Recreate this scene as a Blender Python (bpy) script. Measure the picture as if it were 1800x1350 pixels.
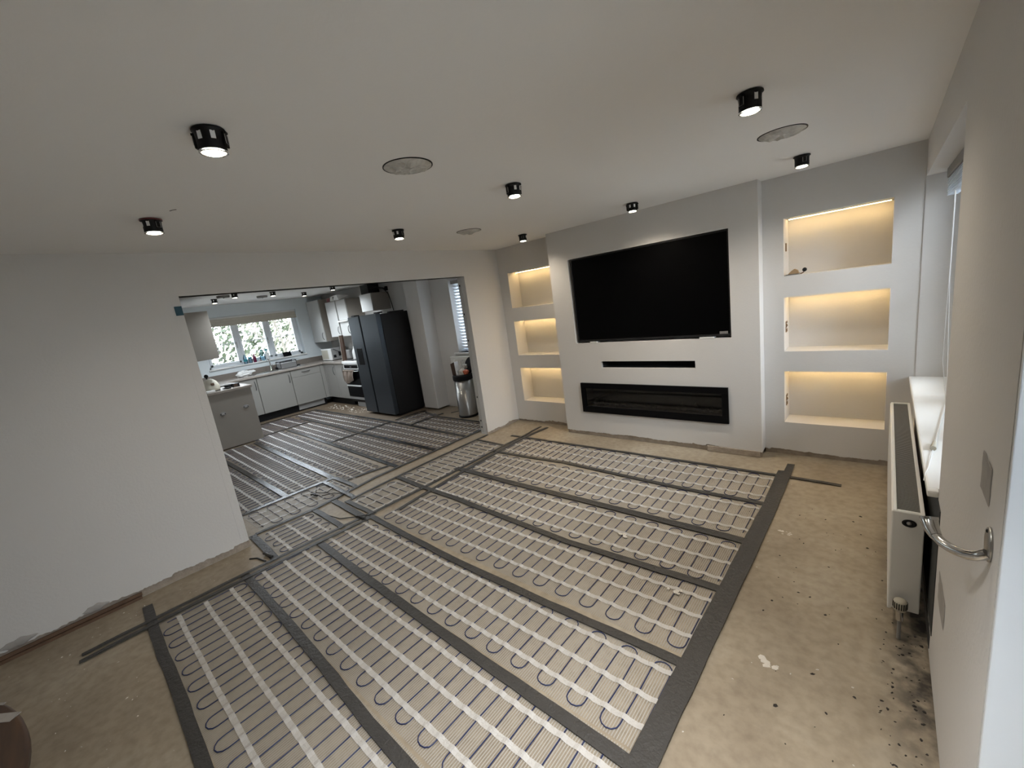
import bpy, bmesh, math, random
from mathutils import Vector, Matrix
random.seed(7)
PI = math.pi
for o in list(bpy.data.objects): bpy.data.objects.remove(o)
SC = bpy.context.scene
COL = SC.collection

# ---------------------------------------------------------------- camera, sky, exposure
cam_d = bpy.data.cameras.new('camera'); cam = bpy.data.objects.new('camera', cam_d); COL.objects.link(cam)
yaw, pit, rol = 0.7435, -0.1994, -0.1385
fw = Vector((-math.sin(yaw)*math.cos(pit), math.cos(yaw)*math.cos(pit), math.sin(pit)))
rt = Vector((math.cos(yaw), math.sin(yaw), 0)); up = rt.cross(fw)
r2 = rt*math.cos(rol)+up*math.sin(rol); u2 = -rt*math.sin(rol)+up*math.cos(rol)
M = Matrix.Identity(4)
for i in range(3): M[i][0] = r2[i]; M[i][1] = u2[i]; M[i][2] = -fw[i]
M.translation = Vector((3.9408, -4.3288, 1.7313))
cam.matrix_world = M
cam_d.sensor_fit = 'HORIZONTAL'; cam_d.sensor_width = 36; cam_d.lens = 733.94/1800*36; cam_d.clip_start = 0.02
SC.camera = cam

w = bpy.data.worlds.new('overcast_sky'); SC.world = w; w.use_nodes = True
nt = w.node_tree; nt.nodes.clear()
wo = nt.nodes.new('ShaderNodeOutputWorld'); bg = nt.nodes.new('ShaderNodeBackground')
tc = nt.nodes.new('ShaderNodeTexCoord'); sx = nt.nodes.new('ShaderNodeSeparateXYZ'); rp = nt.nodes.new('ShaderNodeValToRGB')
nt.links.new(tc.outputs['Generated'], sx.inputs[0]); nt.links.new(sx.outputs['Z'], rp.inputs[0])
rp.color_ramp.elements[0].position = 0.0; rp.color_ramp.elements[0].color = (.86, .93, 1, 1)
rp.color_ramp.elements[1].position = 1.0; rp.color_ramp.elements[1].color = (.72, .86, 1, 1)
nt.links.new(rp.outputs[0], bg.inputs[0]); nt.links.new(bg.outputs[0], wo.inputs[0])
bg.inputs[1].default_value = 9.5
SC.view_settings.view_transform = 'Standard'; SC.view_settings.look = 'None'
SC.view_settings.gamma = 1; SC.view_settings.use_curve_mapping = False
SC.view_settings.exposure = 0.54
SPOT_W = 19.0      # each downlight, watts
LED_E = 26.0        # LED strips, emission
LENS_E = 9.0

def portal(name, loc, sx_, sy_, direction):
    l = bpy.data.lights.new(name, 'AREA'); l.shape = 'RECTANGLE'; l.size = sx_; l.size_y = sy_
    l.cycles.is_portal = True
    o = bpy.data.objects.new(name, l); COL.objects.link(o); o.location = loc
    o.rotation_euler = Vector(direction).to_track_quat('-Z', 'Y').to_euler()
portal('window_light_kitchen', (-6.26, -1.27, 1.66), 1.86, 1.0, (1, 0, 0))
portal('window_light_right', (4.46, -1.09, 1.46), 2.05, 1.42, (-1, 0, 0))
portal('window_light_patio', (4.46, -3.675, 1.08), .95, 2.15, (-1, 0, 0))
portal('window_light_small', (-0.98, 0.61, 1.57), 0.88, 1.2, (0, -1, 0))

# ---------------------------------------------------------------- materials
def mat(name, col, rough=.6, metal=0., bump=0., bscale=40., var=0., vscale=6., spec=.5, emit=None, estr=0.):
    m = bpy.data.materials.new(name); m.use_nodes = True; t = m.node_tree
    b = t.nodes['Principled BSDF']
    b.inputs['Base Color'].default_value = (*col, 1); b.inputs['Roughness'].default_value = rough
    b.inputs['Metallic'].default_value = metal; b.inputs['Specular IOR Level'].default_value = spec
    tcn = t.nodes.new('ShaderNodeTexCoord')
    if var:
        n = t.nodes.new('ShaderNodeTexNoise'); n.inputs['Scale'].default_value = vscale; n.inputs['Detail'].default_value = 5
        t.links.new(tcn.outputs['Object'], n.inputs['Vector'])
        mx = t.nodes.new('ShaderNodeMix'); mx.data_type = 'RGBA'
        mx.inputs[6].default_value = tuple(max(0, c*(1-var)) for c in col)+(1,)
        mx.inputs[7].default_value = tuple(min(1, c*(1+var)) for c in col)+(1,)
        t.links.new(n.outputs['Fac'], mx.inputs[0]); t.links.new(mx.outputs[2], b.inputs['Base Color'])
    if bump:
        n2 = t.nodes.new('ShaderNodeTexNoise'); n2.inputs['Scale'].default_value = bscale; n2.inputs['Detail'].default_value = 4
        t.links.new(tcn.outputs['Object'], n2.inputs['Vector'])
        bp = t.nodes.new('ShaderNodeBump'); bp.inputs['Strength'].default_value = bump; bp.inputs['Distance'].default_value = .01
        t.links.new(n2.outputs['Fac'], bp.inputs['Height']); t.links.new(bp.outputs[0], b.inputs['Normal'])
    if emit:
        b.inputs['Emission Color'].default_value = (*emit, 1); b.inputs['Emission Strength'].default_value = estr
    return m
MT = {}
MT['wall'] = mat('painted_plaster', (.66, .645, .625), .75, bump=.12, bscale=60, var=.025, vscale=2.5)
MT['ceil'] = mat('ceiling_paint', (.84, .83, .815), .8, bump=.06, bscale=50, var=.015, vscale=1.5)
MT['bead'] = mat('metal_plaster_bead', (.52, .51, .49), .5, var=.1)
MT['kitwall'] = mat('kitchen_wall_daylight_tint', (.74, .80, .83), .7, bump=.1, bscale=60, var=.02, vscale=2.5)  # daylight put into the colour: paler and bluer than the other walls
MT['oldbase'] = mat('bare_wall_base', (.35, .295, .24), .9, bump=.8, bscale=45, var=.45, vscale=14)
MT['wood_dark'] = mat('old_batten_wood', (.13, .075, .045), .7, bump=.4, bscale=70, var=.4, vscale=20)
MT['white_gloss'] = mat('white_gloss_paint', (.82, .82, .80), .35)
MT['upvc'] = mat('white_upvc', (.82, .86, .90), .3)
MT['black'] = mat('matt_black', (.006, .006, .007), .5, spec=.25)
MT['black_gloss'] = mat('gloss_black', (.004, .004, .005), .25, spec=.12)
MT['screen'] = mat('tv_screen', (.0015, .0015, .0018), .35, spec=.08)
MT['tvframe'] = mat('tv_frame', (.012, .012, .013), .35)
MT['recess'] = mat('recess_dark', (.02, .02, .021), .8)
MT['fireback'] = mat('fire_interior', (.075, .073, .07), .8, bump=.4, bscale=20, var=.3, vscale=9)
MT['ember'] = mat('fire_logs', (.13, .12, .105), .8, bump=.6, bscale=30, var=.5, vscale=14)
MT['silver'] = mat('silver', (.45, .45, .45), .3, metal=.8)
MT['steel'] = mat('brushed_steel', (.46, .45, .43), .28, metal=1., bump=.05, bscale=120)
MT['chrome'] = mat('chrome', (.55, .54, .52), .14, metal=1.)
MT['fridge_front'] = mat('graphite_steel_door', (.060, .070, .082), .36, metal=.7, bump=.03, bscale=90)
MT['fridge_side'] = mat('dark_painted_side', (.012, .012, .013), .5, spec=.3)
MT['cab'] = mat('gloss_door_shaded', (.29, .28, .26), .28, bump=.02, bscale=20)  # darker copy of the door colour, base units' shade painted in
MT['cabup'] = mat('gloss_door_lit', (.54, .54, .53), .28, bump=.02, bscale=20)  # same doors on the wall units, in the lighter, lit tone
MT['handle'] = mat('dark_steel_handle', (.10, .10, .105), .35, metal=.6)
MT['cabside'] = mat('cabinet_side_panel', (.31, .28, .245), .5, var=.05)
MT['worktop'] = mat('worktop_laminate', (.34, .30, .265), .16, var=.15, vscale=60)
MT['splash'] = mat('upstand_laminate', (.22, .19, .165), .4, var=.12, vscale=50)
MT['navy'] = mat('navy_cable', (.012, .022, .085), .4)
MT['blackcable'] = mat('black_cable', (.01, .01, .011), .5)
MT['white'] = mat('plain_white', (.78, .78, .77), .5)
MT['cream'] = mat('cream', (.48, .45, .37), .4)
MT['linen'] = mat('linen_blind', (.62, .58, .50), .9, bump=.2, bscale=120, var=.08, vscale=20)
MT['grey'] = mat('mid_grey', (.25, .245, .24), .6)
MT['patchgrey'] = mat('filler_grey', (.36, .34, .32), .85, bump=.3, bscale=30, var=.25, vscale=18)
MT['teal'] = mat('teal_masking_tape', (.012, .07, .105), .6)
MT['red'] = mat('dark_red', (.16, .02, .025), .4)
MT['magenta'] = mat('magenta_bottle', (.16, .01, .05), .25)
MT['tealplastic'] = mat('teal_plastic', (.03, .25, .30), .4)
MT['brownwood'] = mat('brown_wood_board', (.05, .024, .013), .5, bump=.15, bscale=40, var=.3, vscale=15)
MT['dirt'] = mat('dirt_crumbs', (.035, .03, .026), .95)
MT['plasterbit'] = mat('plaster_crumbs', (.62, .58, .52), .95)
MT['darkpatch'] = mat('dark_wall_patch', (.03, .034, .035), .7)
MT['tan'] = mat('tan_connector', (.33, .22, .12), .6)
MT['orange'] = mat('orange_wrapper', (.45, .11, .05), .4)
MT['foil'] = mat('crumpled_plastic', (.50, .485, .45), .4, bump=1, bscale=22, var=.6, vscale=16)
MT['towel'] = mat('tea_towel', (.20, .155, .125), .95, bump=.4, bscale=200, var=.5, vscale=12)

def emat(name, col, s):
    m = bpy.data.materials.new(name); m.use_nodes = True; t = m.node_tree; t.nodes.clear()
    e = t.nodes.new('ShaderNodeEmission'); e.inputs[0].default_value = (*col, 1); e.inputs[1].default_value = s
    o = t.nodes.new('ShaderNodeOutputMaterial'); t.links.new(e.outputs[0], o.inputs[0]); return m
MT['lens'] = emat('lamp_lens', (1, .86, .62), LENS_E)
MT['led'] = emat('led_diffuser', (1, .68, .30), LED_E)

def glassmat(name, tint=(1, 1, 1), refl=.06, rough=.02):
    m = bpy.data.materials.new(name); m.use_nodes = True; t = m.node_tree; t.nodes.clear()
    a = t.nodes.new('ShaderNodeBsdfTransparent'); a.inputs[0].default_value = (*tint, 1)
    g = t.nodes.new('ShaderNodeBsdfGlossy'); g.inputs['Roughness'].default_value = rough
    f = t.nodes.new('ShaderNodeFresnel'); f.inputs[0].default_value = 1.45
    mx = t.nodes.new('ShaderNodeMixShader'); o = t.nodes.new('ShaderNodeOutputMaterial')
    t.links.new(f.outputs[0], mx.inputs[0]); t.links.new(a.outputs[0], mx.inputs[1]); t.links.new(g.outputs[0], mx.inputs[2])
    t.links.new(mx.outputs[0], o.inputs[0]); return m
MT['glass'] = glassmat('window_glass')
MT['clear'] = glassmat('clear_plastic', (.72, .86, .93))
MT['smoked'] = glassmat('smoked_glass', (.72, .72, .72))

def alphamat(name, col, rough, alpha, bump=0, bscale=60, spec=.5):
    m = mat(name, col, rough, bump=bump, bscale=bscale, spec=spec)
    m.node_tree.nodes['Principled BSDF'].inputs['Alpha'].default_value = alpha
    return m
MT['strip'] = alphamat('translucent_white_tape', (.72, .70, .67), .22, .62, bump=.3, bscale=90)
MT['blindslat'] = mat('white_blind_slat', (.85, .88, .92), .4)
_t = MT['blindslat'].node_tree; _tr = _t.nodes.new('ShaderNodeBsdfTranslucent'); _tr.inputs[0].default_value = (.9, .95, 1, 1)
_mx = _t.nodes.new('ShaderNodeMixShader'); _mx.inputs[0].default_value = .6
_t.links.new(_t.nodes['Principled BSDF'].outputs[0], _mx.inputs[1]); _t.links.new(_tr.outputs[0], _mx.inputs[2]); _t.links.new(_mx.outputs[0], _t.nodes['Material Output'].inputs[0])

# grey duct tape: woven, slightly glossy
def tapemat(name, col, rough):
    m = mat(name, col, rough, bump=.55 if rough > .3 else .22, bscale=55, var=.25, vscale=9); return m
MT['tape'] = tapemat('grey_duct_tape', (.040, .038, .036), .45)
MT['tapek'] = tapemat('grey_duct_tape_kitchen', (.042, .041, .040), .20)

# heating mat mesh: fine threads with gaps through which the concrete shows
def meshmat(name, axis, col=(.47, .445, .395), top=.72):
    m = bpy.data.materials.new(name); m.use_nodes = True; t = m.node_tree; b = t.nodes['Principled BSDF']
    b.inputs['Base Color'].default_value = (*col, 1); b.inputs['Roughness'].default_value = .38
    tcn = t.nodes.new('ShaderNodeTexCoord'); mp = t.nodes.new('ShaderNodeMapping')
    t.links.new(tcn.outputs['Object'], mp.inputs[0])
    wv = t.nodes.new('ShaderNodeTexWave'); wv.wave_type = 'BANDS'; wv.bands_direction = axis
    wv.inputs['Scale'].default_value = 27.; wv.inputs['Distortion'].default_value = .35; wv.inputs['Detail'].default_value = 1
    wv.inputs['Detail Scale'].default_value = .6
    t.links.new(mp.outputs[0], wv.inputs[0])
    r = t.nodes.new('ShaderNodeValToRGB'); r.color_ramp.elements[0].position = .38; r.color_ramp.elements[1].position = .70
    r.color_ramp.elements[0].color = (.06, .06, .06, 1); r.color_ramp.elements[1].color = (top, top, top, 1)
    t.links.new(wv.outputs['Fac'], r.inputs[0]); t.links.new(r.outputs[0], b.inputs['Alpha'])
    bp = t.nodes.new('ShaderNodeBump'); bp.inputs['Strength'].default_value = .5; bp.inputs['Distance'].default_value = .002
    t.links.new(wv.outputs['Fac'], bp.inputs['Height']); t.links.new(bp.outputs[0], b.inputs['Normal'])
    return m
MT['meshY'] = meshmat('mat_mesh_threads_a', 'X')   # threads running along y
MT['meshX'] = meshmat('mat_mesh_threads_b', 'Y')

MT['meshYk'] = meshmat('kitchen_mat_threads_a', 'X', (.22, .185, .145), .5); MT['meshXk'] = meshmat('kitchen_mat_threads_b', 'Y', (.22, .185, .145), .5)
# concrete floor
def floormat():
    m = bpy.data.materials.new('bare_screed'); m.use_nodes = True; t = m.node_tree; b = t.nodes['Principled BSDF']
    L = t.links.new; N = t.nodes.new
    tcn = N('ShaderNodeTexCoord')
    n1 = N('ShaderNodeTexNoise'); n1.inputs['Scale'].default_value = 1.3; n1.inputs['Detail'].default_value = 8; n1.inputs['Roughness'].default_value = .62
    n2 = N('ShaderNodeTexNoise'); n2.inputs['Scale'].default_value = 22; n2.inputs['Detail'].default_value = 6
    n3 = N('ShaderNodeTexNoise'); n3.inputs['Scale'].default_value = 4.5; n3.inputs['Detail'].default_value = 10; n3.inputs['Roughness'].default_value = .7
    for n in (n1, n2, n3): L(tcn.outputs['Object'], n.inputs['Vector'])
    r1 = N('ShaderNodeValToRGB'); r1.color_ramp.elements[0].position = .33; r1.color_ramp.elements[1].position = .68
    r1.color_ramp.elements[0].color = (.265, .215, .155, 1); r1.color_ramp.elements[1].color = (.40, .35, .275, 1)
    e = r1.color_ramp.elements.new(.52); e.color = (.345, .29, .215, 1)
    L(n1.outputs['Fac'], r1.inputs[0])
    mx = N('ShaderNodeMix'); mx.data_type = 'RGBA'; mx.blend_type = 'MULTIPLY'; mx.inputs[0].default_value = .55
    r2_ = N('ShaderNodeValToRGB'); r2_.color_ramp.elements[0].position = .3; r2_.color_ramp.elements[1].position = .6
    r2_.color_ramp.elements[0].color = (.62, .60, .58, 1); r2_.color_ramp.elements[1].color = (1, 1, 1, 1)
    L(n2.outputs['Fac'], r2_.inputs[0]); L(r1.outputs[0], mx.inputs[6]); L(r2_.outputs[0], mx.inputs[7])
    # white paint and plaster flecks
    r3 = N('ShaderNodeValToRGB'); r3.color_ramp.elements[0].position = .67; r3.color_ramp.elements[1].position = .72
    L(n3.outputs['Fac'], r3.inputs[0])
    mx2 = N('ShaderNodeMix'); mx2.data_type = 'RGBA'; mx2.inputs[7].default_value = (.60, .56, .50, 1)
    ml = N('ShaderNodeMath'); ml.operation = 'MULTIPLY'; ml.inputs[1].default_value = .5
    L(r3.outputs[0], ml.inputs[0]); L(ml.outputs[0], mx2.inputs[0]); L(mx.outputs[2], mx2.inputs[6])
    # kitchen screed: browner with old adhesive (x below -0.2)
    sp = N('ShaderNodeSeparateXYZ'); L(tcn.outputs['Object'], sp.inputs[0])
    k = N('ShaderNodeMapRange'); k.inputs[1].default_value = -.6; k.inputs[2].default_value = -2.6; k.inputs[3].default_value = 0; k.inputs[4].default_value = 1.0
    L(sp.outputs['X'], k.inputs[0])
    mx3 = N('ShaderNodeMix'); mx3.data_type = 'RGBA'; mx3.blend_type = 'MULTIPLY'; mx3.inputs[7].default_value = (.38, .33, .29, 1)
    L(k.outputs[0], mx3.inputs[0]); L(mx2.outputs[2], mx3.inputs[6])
    # black grime where the skirting and pipes were, along the right wall by the radiator
    gx = N('ShaderNodeMapRange'); gx.inputs[1].default_value = 3.93; gx.inputs[2].default_value = 4.09; L(sp.outputs['X'], gx.inputs[0])
    gy = N('ShaderNodeMapRange'); gy.inputs[1].default_value = -2.95; gy.inputs[2].default_value = -2.45; L(sp.outputs['Y'], gy.inputs[0])
    gm = N('ShaderNodeMath'); gm.operation = 'MULTIPLY'; L(gx.outputs[0], gm.inputs[0]); L(gy.outputs[0], gm.inputs[1])
    gn = N('ShaderNodeTexNoise'); gn.inputs['Scale'].default_value = 14; gn.inputs['Detail'].default_value = 8; L(tcn.outputs['Object'], gn.inputs['Vector'])
    gr = N('ShaderNodeValToRGB'); gr.color_ramp.elements[0].position = .36; gr.color_ramp.elements[1].position = .58; L(gn.outputs['Fac'], gr.inputs[0])
    g2 = N('ShaderNodeMath'); g2.operation = 'MULTIPLY'; L(gm.outputs[0], g2.inputs[0]); L(gr.outputs[0], g2.inputs[1])
    g3 = N('ShaderNodeMath'); g3.operation = 'MULTIPLY'; g3.inputs[1].default_value = .92; L(g2.outputs[0], g3.inputs[0])
    mx4 = N('ShaderNodeMix'); mx4.data_type = 'RGBA'; mx4.inputs[7].default_value = (.035, .031, .028, 1)
    L(g3.outputs[0], mx4.inputs[0]); L(mx3.outputs[2], mx4.inputs[6])
    L(mx4.outputs[2], b.inputs['Base Color'])
    rr = N('ShaderNodeMapRange'); rr.inputs[3].default_value = .38; rr.inputs[4].default_value = .62; L(n1.outputs['Fac'], rr.inputs[0]); L(rr.outputs[0], b.inputs['Roughness'])
    bp = N('ShaderNodeBump'); bp.inputs['Strength'].default_value = .25; bp.inputs['Distance'].default_value = .006
    L(n3.outputs['Fac'], bp.inputs['Height']); L(bp.outputs[0], b.inputs['Normal'])
    return m
MT['floor'] = floormat()

def woodtable():
    m = bpy.data.materials.new('table_wood'); m.use_nodes = True; t = m.node_tree; b = t.nodes['Principled BSDF']
    tcn = t.nodes.new('ShaderNodeTexCoord'); mp = t.nodes.new('ShaderNodeMapping'); mp.inputs['Scale'].default_value = (3, 28, 3)
    n = t.nodes.new('ShaderNodeTexNoise'); n.inputs['Scale'].default_value = 1.5; n.inputs['Detail'].default_value = 6
    r = t.nodes.new('ShaderNodeValToRGB'); r.color_ramp.elements[0].position = .3; r.color_ramp.elements[1].position = .7
    r.color_ramp.elements[0].color = (.022, .008, .003, 1); r.color_ramp.elements[1].color = (.075, .032, .010, 1)
    L = t.links.new; L(tcn.outputs['Object'], mp.inputs[0]); L(mp.outputs[0], n.inputs[0]); L(n.outputs['Fac'], r.inputs[0]); L(r.outputs[0], b.inputs['Base Color'])
    b.inputs['Roughness'].default_value = .45; return m
MT['tablewood'] = woodtable()

# ---------------------------------------------------------------- mesh builder
class MB:
    def __init__(s): s.v = []; s.f = []; s.sm = []
    def add(s, vs, fs, smooth=False):
        b = len(s.v); s.v += [tuple(v) for v in vs]
        for f in fs: s.f.append([b+i for i in f]); s.sm.append(smooth)
        return s
    def box(s, x0, x1, y0, y1, z0, z1, bev=0.):
        if x0 > x1: x0, x1 = x1, x0
        if y0 > y1: y0, y1 = y1, y0
        if z0 > z1: z0, z1 = z1, z0
        bev = min(bev, .45*(x1-x0), .45*(y1-y0), .45*(z1-z0))
        if bev <= 0:
            return s.add([(x0,y0,z0),(x1,y0,z0),(x1,y1,z0),(x0,y1,z0),(x0,y0,z1),(x1,y0,z1),(x1,y1,z1),(x0,y1,z1)],
                     [(3,2,1,0),(4,5,6,7),(0,1,5,4),(1,2,6,5),(2,3,7,6),(3,0,4,7)])
        bm = bmesh.new(); bmesh.ops.create_cube(bm, size=1)
        for v in bm.verts: v.co = ((x0+x1)/2+v.co.x*(x1-x0), (y0+y1)/2+v.co.y*(y1-y0), (z0+z1)/2+v.co.z*(z1-z0))
        bmesh.ops.bevel(bm, geom=bm.edges[:], offset=bev, segments=2, affect='EDGES', profile=.6)
        return s.frombm(bm)
    def frombm(s, bm, smooth=False):
        bm.verts.index_update(); s.add([v.co[:] for v in bm.verts], [[v.index for v in f.verts] for f in bm.faces], smooth); bm.free(); return s
    def tube(s, path, r, n=8, smooth=True, caps=True, radii=None):
        P = [Vector(p) for p in path]; k = len(P); vs = []; fs = []; prev = None
        for i, p in enumerate(P):
            d = (P[min(i+1, k-1)]-P[max(i-1, 0)])
            if d.length < 1e-9: d = Vector((0, 0, 1))
            d.normalize()
            if prev is None:
                a = Vector((0, 0, 1)) if abs(d.z) < .9 else Vector((1, 0, 0))
                u = d.cross(a).normalized()
            else:
                u = (prev-d*prev.dot(d)).normalized()
            prev = u; v = d.cross(u); rr = radii[i] if radii else r
            for j in range(n):
                a = 2*PI*j/n; vs.append(p+(u*math.cos(a)+v*math.sin(a))*rr)
        for i in range(k-1):
            for j in range(n):
                fs.append((i*n+j, i*n+(j+1) % n, (i+1)*n+(j+1) % n, (i+1)*n+j))
        s.add(vs, fs, smooth)
        if caps: s.add(vs[:n], [tuple(range(n))[::-1]]); s.add(vs[-n:], [tuple(range(n))])
        return s
    def lathe(s, prof, c=(0, 0, 0), n=24, smooth=True, sx=1, sy=1):
        vs = []; fs = []
        for (r, z) in prof:
            for j in range(n):
                a = 2*PI*j/n; vs.append((c[0]+r*math.cos(a)*sx, c[1]+r*math.sin(a)*sy, c[2]+z))
        for i in range(len(prof)-1):
            for j in range(n): fs.append((i*n+j, i*n+(j+1) % n, (i+1)*n+(j+1) % n, (i+1)*n+j))
        s.add(vs, fs, smooth)
        if prof[0][0] > 1e-6: s.add(vs[:n], [tuple(range(n))[::-1]])
        if prof[-1][0] > 1e-6: s.add(vs[-n:], [tuple(range(n))])
        return s
    def quad(s, a, b, c, d): return s.add([a, b, c, d], [(0, 1, 2, 3)])
    def prism(s, poly, z0, z1, m=None):
        n = len(poly); m = m or (lambda x, y, z: (x, y, z))
        vs = [m(x, y, z0) for x, y in poly]+[m(x, y, z1) for x, y in poly]
        fs = [tuple(range(n))[::-1], tuple(range(n, 2*n))]+[(i, (i+1) % n, n+(i+1) % n, n+i) for i in range(n)]
        return s.add(vs, fs)

ORG = {}
def link(name, mb, m, parent=None, world_origin=None):
    """one mesh object; builder coordinates are world coordinates"""
    if parent is not None: org = ORG[parent.name]
    elif world_origin is not None: org = Vector(world_origin)
    else:
        xs = [v[0] for v in mb.v]; ys = [v[1] for v in mb.v]; zs = [v[2] for v in mb.v]
        org = Vector(((min(xs)+max(xs))/2, (min(ys)+max(ys))/2, min(zs)))
    me = bpy.data.meshes.new(name)
    me.from_pydata([(v[0]-org[0], v[1]-org[1], v[2]-org[2]) for v in mb.v], [], mb.f)
    me.polygons.foreach_set('use_smooth', mb.sm)
    me.update()
    me.materials.append(MT[m] if isinstance(m, str) else m)
    o = bpy.data.objects.new(name, me); COL.objects.link(o)
    if parent is not None: o.parent = parent
    else: o.location = org
    ORG[o.name] = Vector(org)
    return o
def tag(o, label=None, cat=None, group=None, kind=None):
    if label: o['label'] = label
    if cat: o['category'] = cat
    if group: o['group'] = group
    if kind: o['kind'] = kind
    return o
def thing(name, label, cat, loc, group=None):
    o = bpy.data.objects.new(name, None); COL.objects.link(o); o.location = loc; o.empty_display_size = .05
    ORG[o.name] = Vector(loc); return tag(o, label, cat, group)
def struct(name, mb, m, parent=None, origin=None):
    o = link(name, mb, m, parent, origin if parent is None else None)
    if parent is None: o['kind'] = 'structure'
    return o
def copy_tree(o, parent=None):
    c = o.copy(); COL.objects.link(c)
    if parent is not None: c.parent = parent
    for ch in list(o.children): copy_tree(ch, c)
    return c

def panel(mb, m, u0, u1, v0, v1, holes=()):
    """flat panel with rectangular recesses; m(u, v, depth) -> xyz; holes (a, b, c, d, depth, closed)"""
    us = sorted({u0, u1, *[h[0] for h in holes], *[h[1] for h in holes]}); vs = sorted({v0, v1, *[h[2] for h in holes], *[h[3] for h in holes]})
    for i in range(len(us)-1):
        for j in range(len(vs)-1):
            cu = (us[i]+us[i+1])/2; cv = (vs[j]+vs[j+1])/2
            if any(h[0] < cu < h[1] and h[2] < cv < h[3] for h in holes): continue
            mb.quad(m(us[i], vs[j], 0), m(us[i+1], vs[j], 0), m(us[i+1], vs[j+1], 0), m(us[i], vs[j+1], 0))
    for (a, b, c, d, dep, closed) in holes:
        mb.quad(m(a,c,0), m(a,d,0), m(a,d,dep), m(a,c,dep)); mb.quad(m(b,c,0), m(b,d,0), m(b,d,dep), m(b,c,dep))
        mb.quad(m(a,c,0), m(b,c,0), m(b,c,dep), m(a,c,dep)); mb.quad(m(a,d,0), m(b,d,0), m(b,d,dep), m(a,d,dep))
        if closed: mb.quad(m(a,c,dep), m(b,c,dep), m(b,d,dep), m(a,d,dep))
def ragged(mb, m, u0, u1, top=.14, mean=.055, amp=.018, step=.012, dep=.013, chips=.02):
    """lower edge of the plaster skin where the skirting was torn off"""
    n = max(2, int(abs(u1-u0)/step)); z = mean; zs = []
    for i in range(n+1):
        z += (mean-z)*.10+random.uniform(-amp, amp)*.28
        if random.random() < chips: z += random.uniform(.006, .020)
        zs.append(max(.014, min(top-.02, z+random.uniform(-.002, .002))))
    for i in range(n):
        a = u0+(u1-u0)*i/n; b = u0+(u1-u0)*(i+1)/n
        mb.quad(m(a, zs[i], 0), m(b, zs[i+1], 0), m(b, top, 0), m(a, top, 0))
        mb.quad(m(a, zs[i], 0), m(b, zs[i+1], 0), m(b, zs[i+1], dep), m(a, zs[i], dep))

# ---------------------------------------------------------------- room dimensions
H = 2.40; W = 4.122; YB = -.2157; YR = -.0693; XB1 = .9975; XB2 = 3.1334
OY1, OY2, OZ = -3.545, -.645, 2.085; TW = .13
KX = -5.95; KY = .30
NZ = [(1.605, 2.069), (.960, 1.426), (.3116, .7807)]
TV = (1.2538, 2.9061, 1.1219, 2.0695); FR = (1.266, 2.8668, .3012, .6562); SL = (1.558, 2.5793, .835, .9105)

# floor and ceiling
mb = MB(); mb.box(-TW, 4.6, -6.9, .75, -.12, 0); mb.box(-6.3, -TW, -4.66, .75, -.12, 0); struct('floor', mb, 'floor', origin=(0, 0, 0))
mb = MB(); mb.box(-TW, 4.6, -6.9, .75, H, H+.15); mb.box(-6.3, -TW, -4.66, .75, H, H+.15); struct('ceiling', mb, 'ceil', origin=(0, 0, H))

# left wall with the wide kitchen opening
mb = MB()
mL = lambda u, v, d: (-d, u, v)
T = .14
for (a, b) in ((-6.75, OY1), (OY2, .0)):
    mb.quad(mL(a, T, 0), mL(b, T, 0), mL(b, H, 0), mL(a, H, 0)); ragged(mb, mL, a, b, mean=.058 if a < -4 else .035)
mb.quad(mL(OY1, OZ, 0), mL(OY2, OZ, 0), mL(OY2, H, 0), mL(OY1, H, 0))
mb.quad(mL(OY1, OZ, 0), mL(OY2, OZ, 0), mL(OY2, OZ, TW), mL(OY1, OZ, TW))
for (a, b) in ((-6.75, OY1), (OY2, KY)): mb.box(-TW, -.014, a, b, 0.0, H)
mb.box(-TW, -.0141, OY1, OY2, OZ, H)
mb.quad(mL(OY1, .05, 0), mL(OY1, OZ, 0), mL(OY1, OZ, .014), mL(OY1, .05, .014)); mb.quad(mL(OY2, .03, 0), mL(OY2, OZ, 0), mL(OY2, OZ, .014), mL(OY2, .03, .014))
# slightly raised plaster band around the opening
mb.box(-.001, .0012, OY1-.055, OY1, .10, OZ+.05, .003); mb.box(-.001, .0012, OY1, OY2+.05, OZ, OZ+.05, .003)
wall_left = struct('wall_left', mb, 'wall', origin=(0, -3, 0))
mb = MB(); mb.box(-.02, -.0135, -6.74, OY1+.004, .001, .16); mb.box(-.02, -.0135, OY2-.002, -.001, .001, .16)
struct('baseboard_left', mb, 'oldbase')

# back wall: two alcoves with lit niches, breast with TV, slot and fire recesses
mb = MB()
mA = lambda u, v, d: (u, d, v)
panel(mb, mA, 0, XB1, T, H, [(.157, .985, a, b, .22, True) for a, b in NZ]); ragged(mb, mA, 0, XB1, mean=.028, amp=.01)
mRb = lambda u, v, d: (u, YR+d, v)
panel(mb, mRb, XB2, W, T, H, [(3.2876, 3.963, a, b, .24, True) for a, b in NZ]); ragged(mb, mRb, XB2, W, mean=.04, amp=.012)
mBr = lambda u, v, d: (u, YB+d, v)
panel(mb, mBr, XB1, XB2, T, H, [(TV[0], TV[1], TV[2], TV[3], .11, True), (SL[0], SL[1], SL[2], SL[3], .035, False), (FR[0]+.02, FR[1]-.02, FR[2]+.02, FR[3]-.02, .20, False)])
ragged(mb, mBr, XB1, XB2, mean=.05, amp=.012, chips=.03)
mb.quad((XB1, YB, .05), (XB1, 0, .05), (XB1, 0, H), (XB1, YB, H)); mb.quad((XB2, YB, .05), (XB2, YR, .05), (XB2, YR, H), (XB2, YB, H))
wall_back = struct('wall_back', mb, 'wall', origin=(2, 0, 0))
mb = MB()
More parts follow.
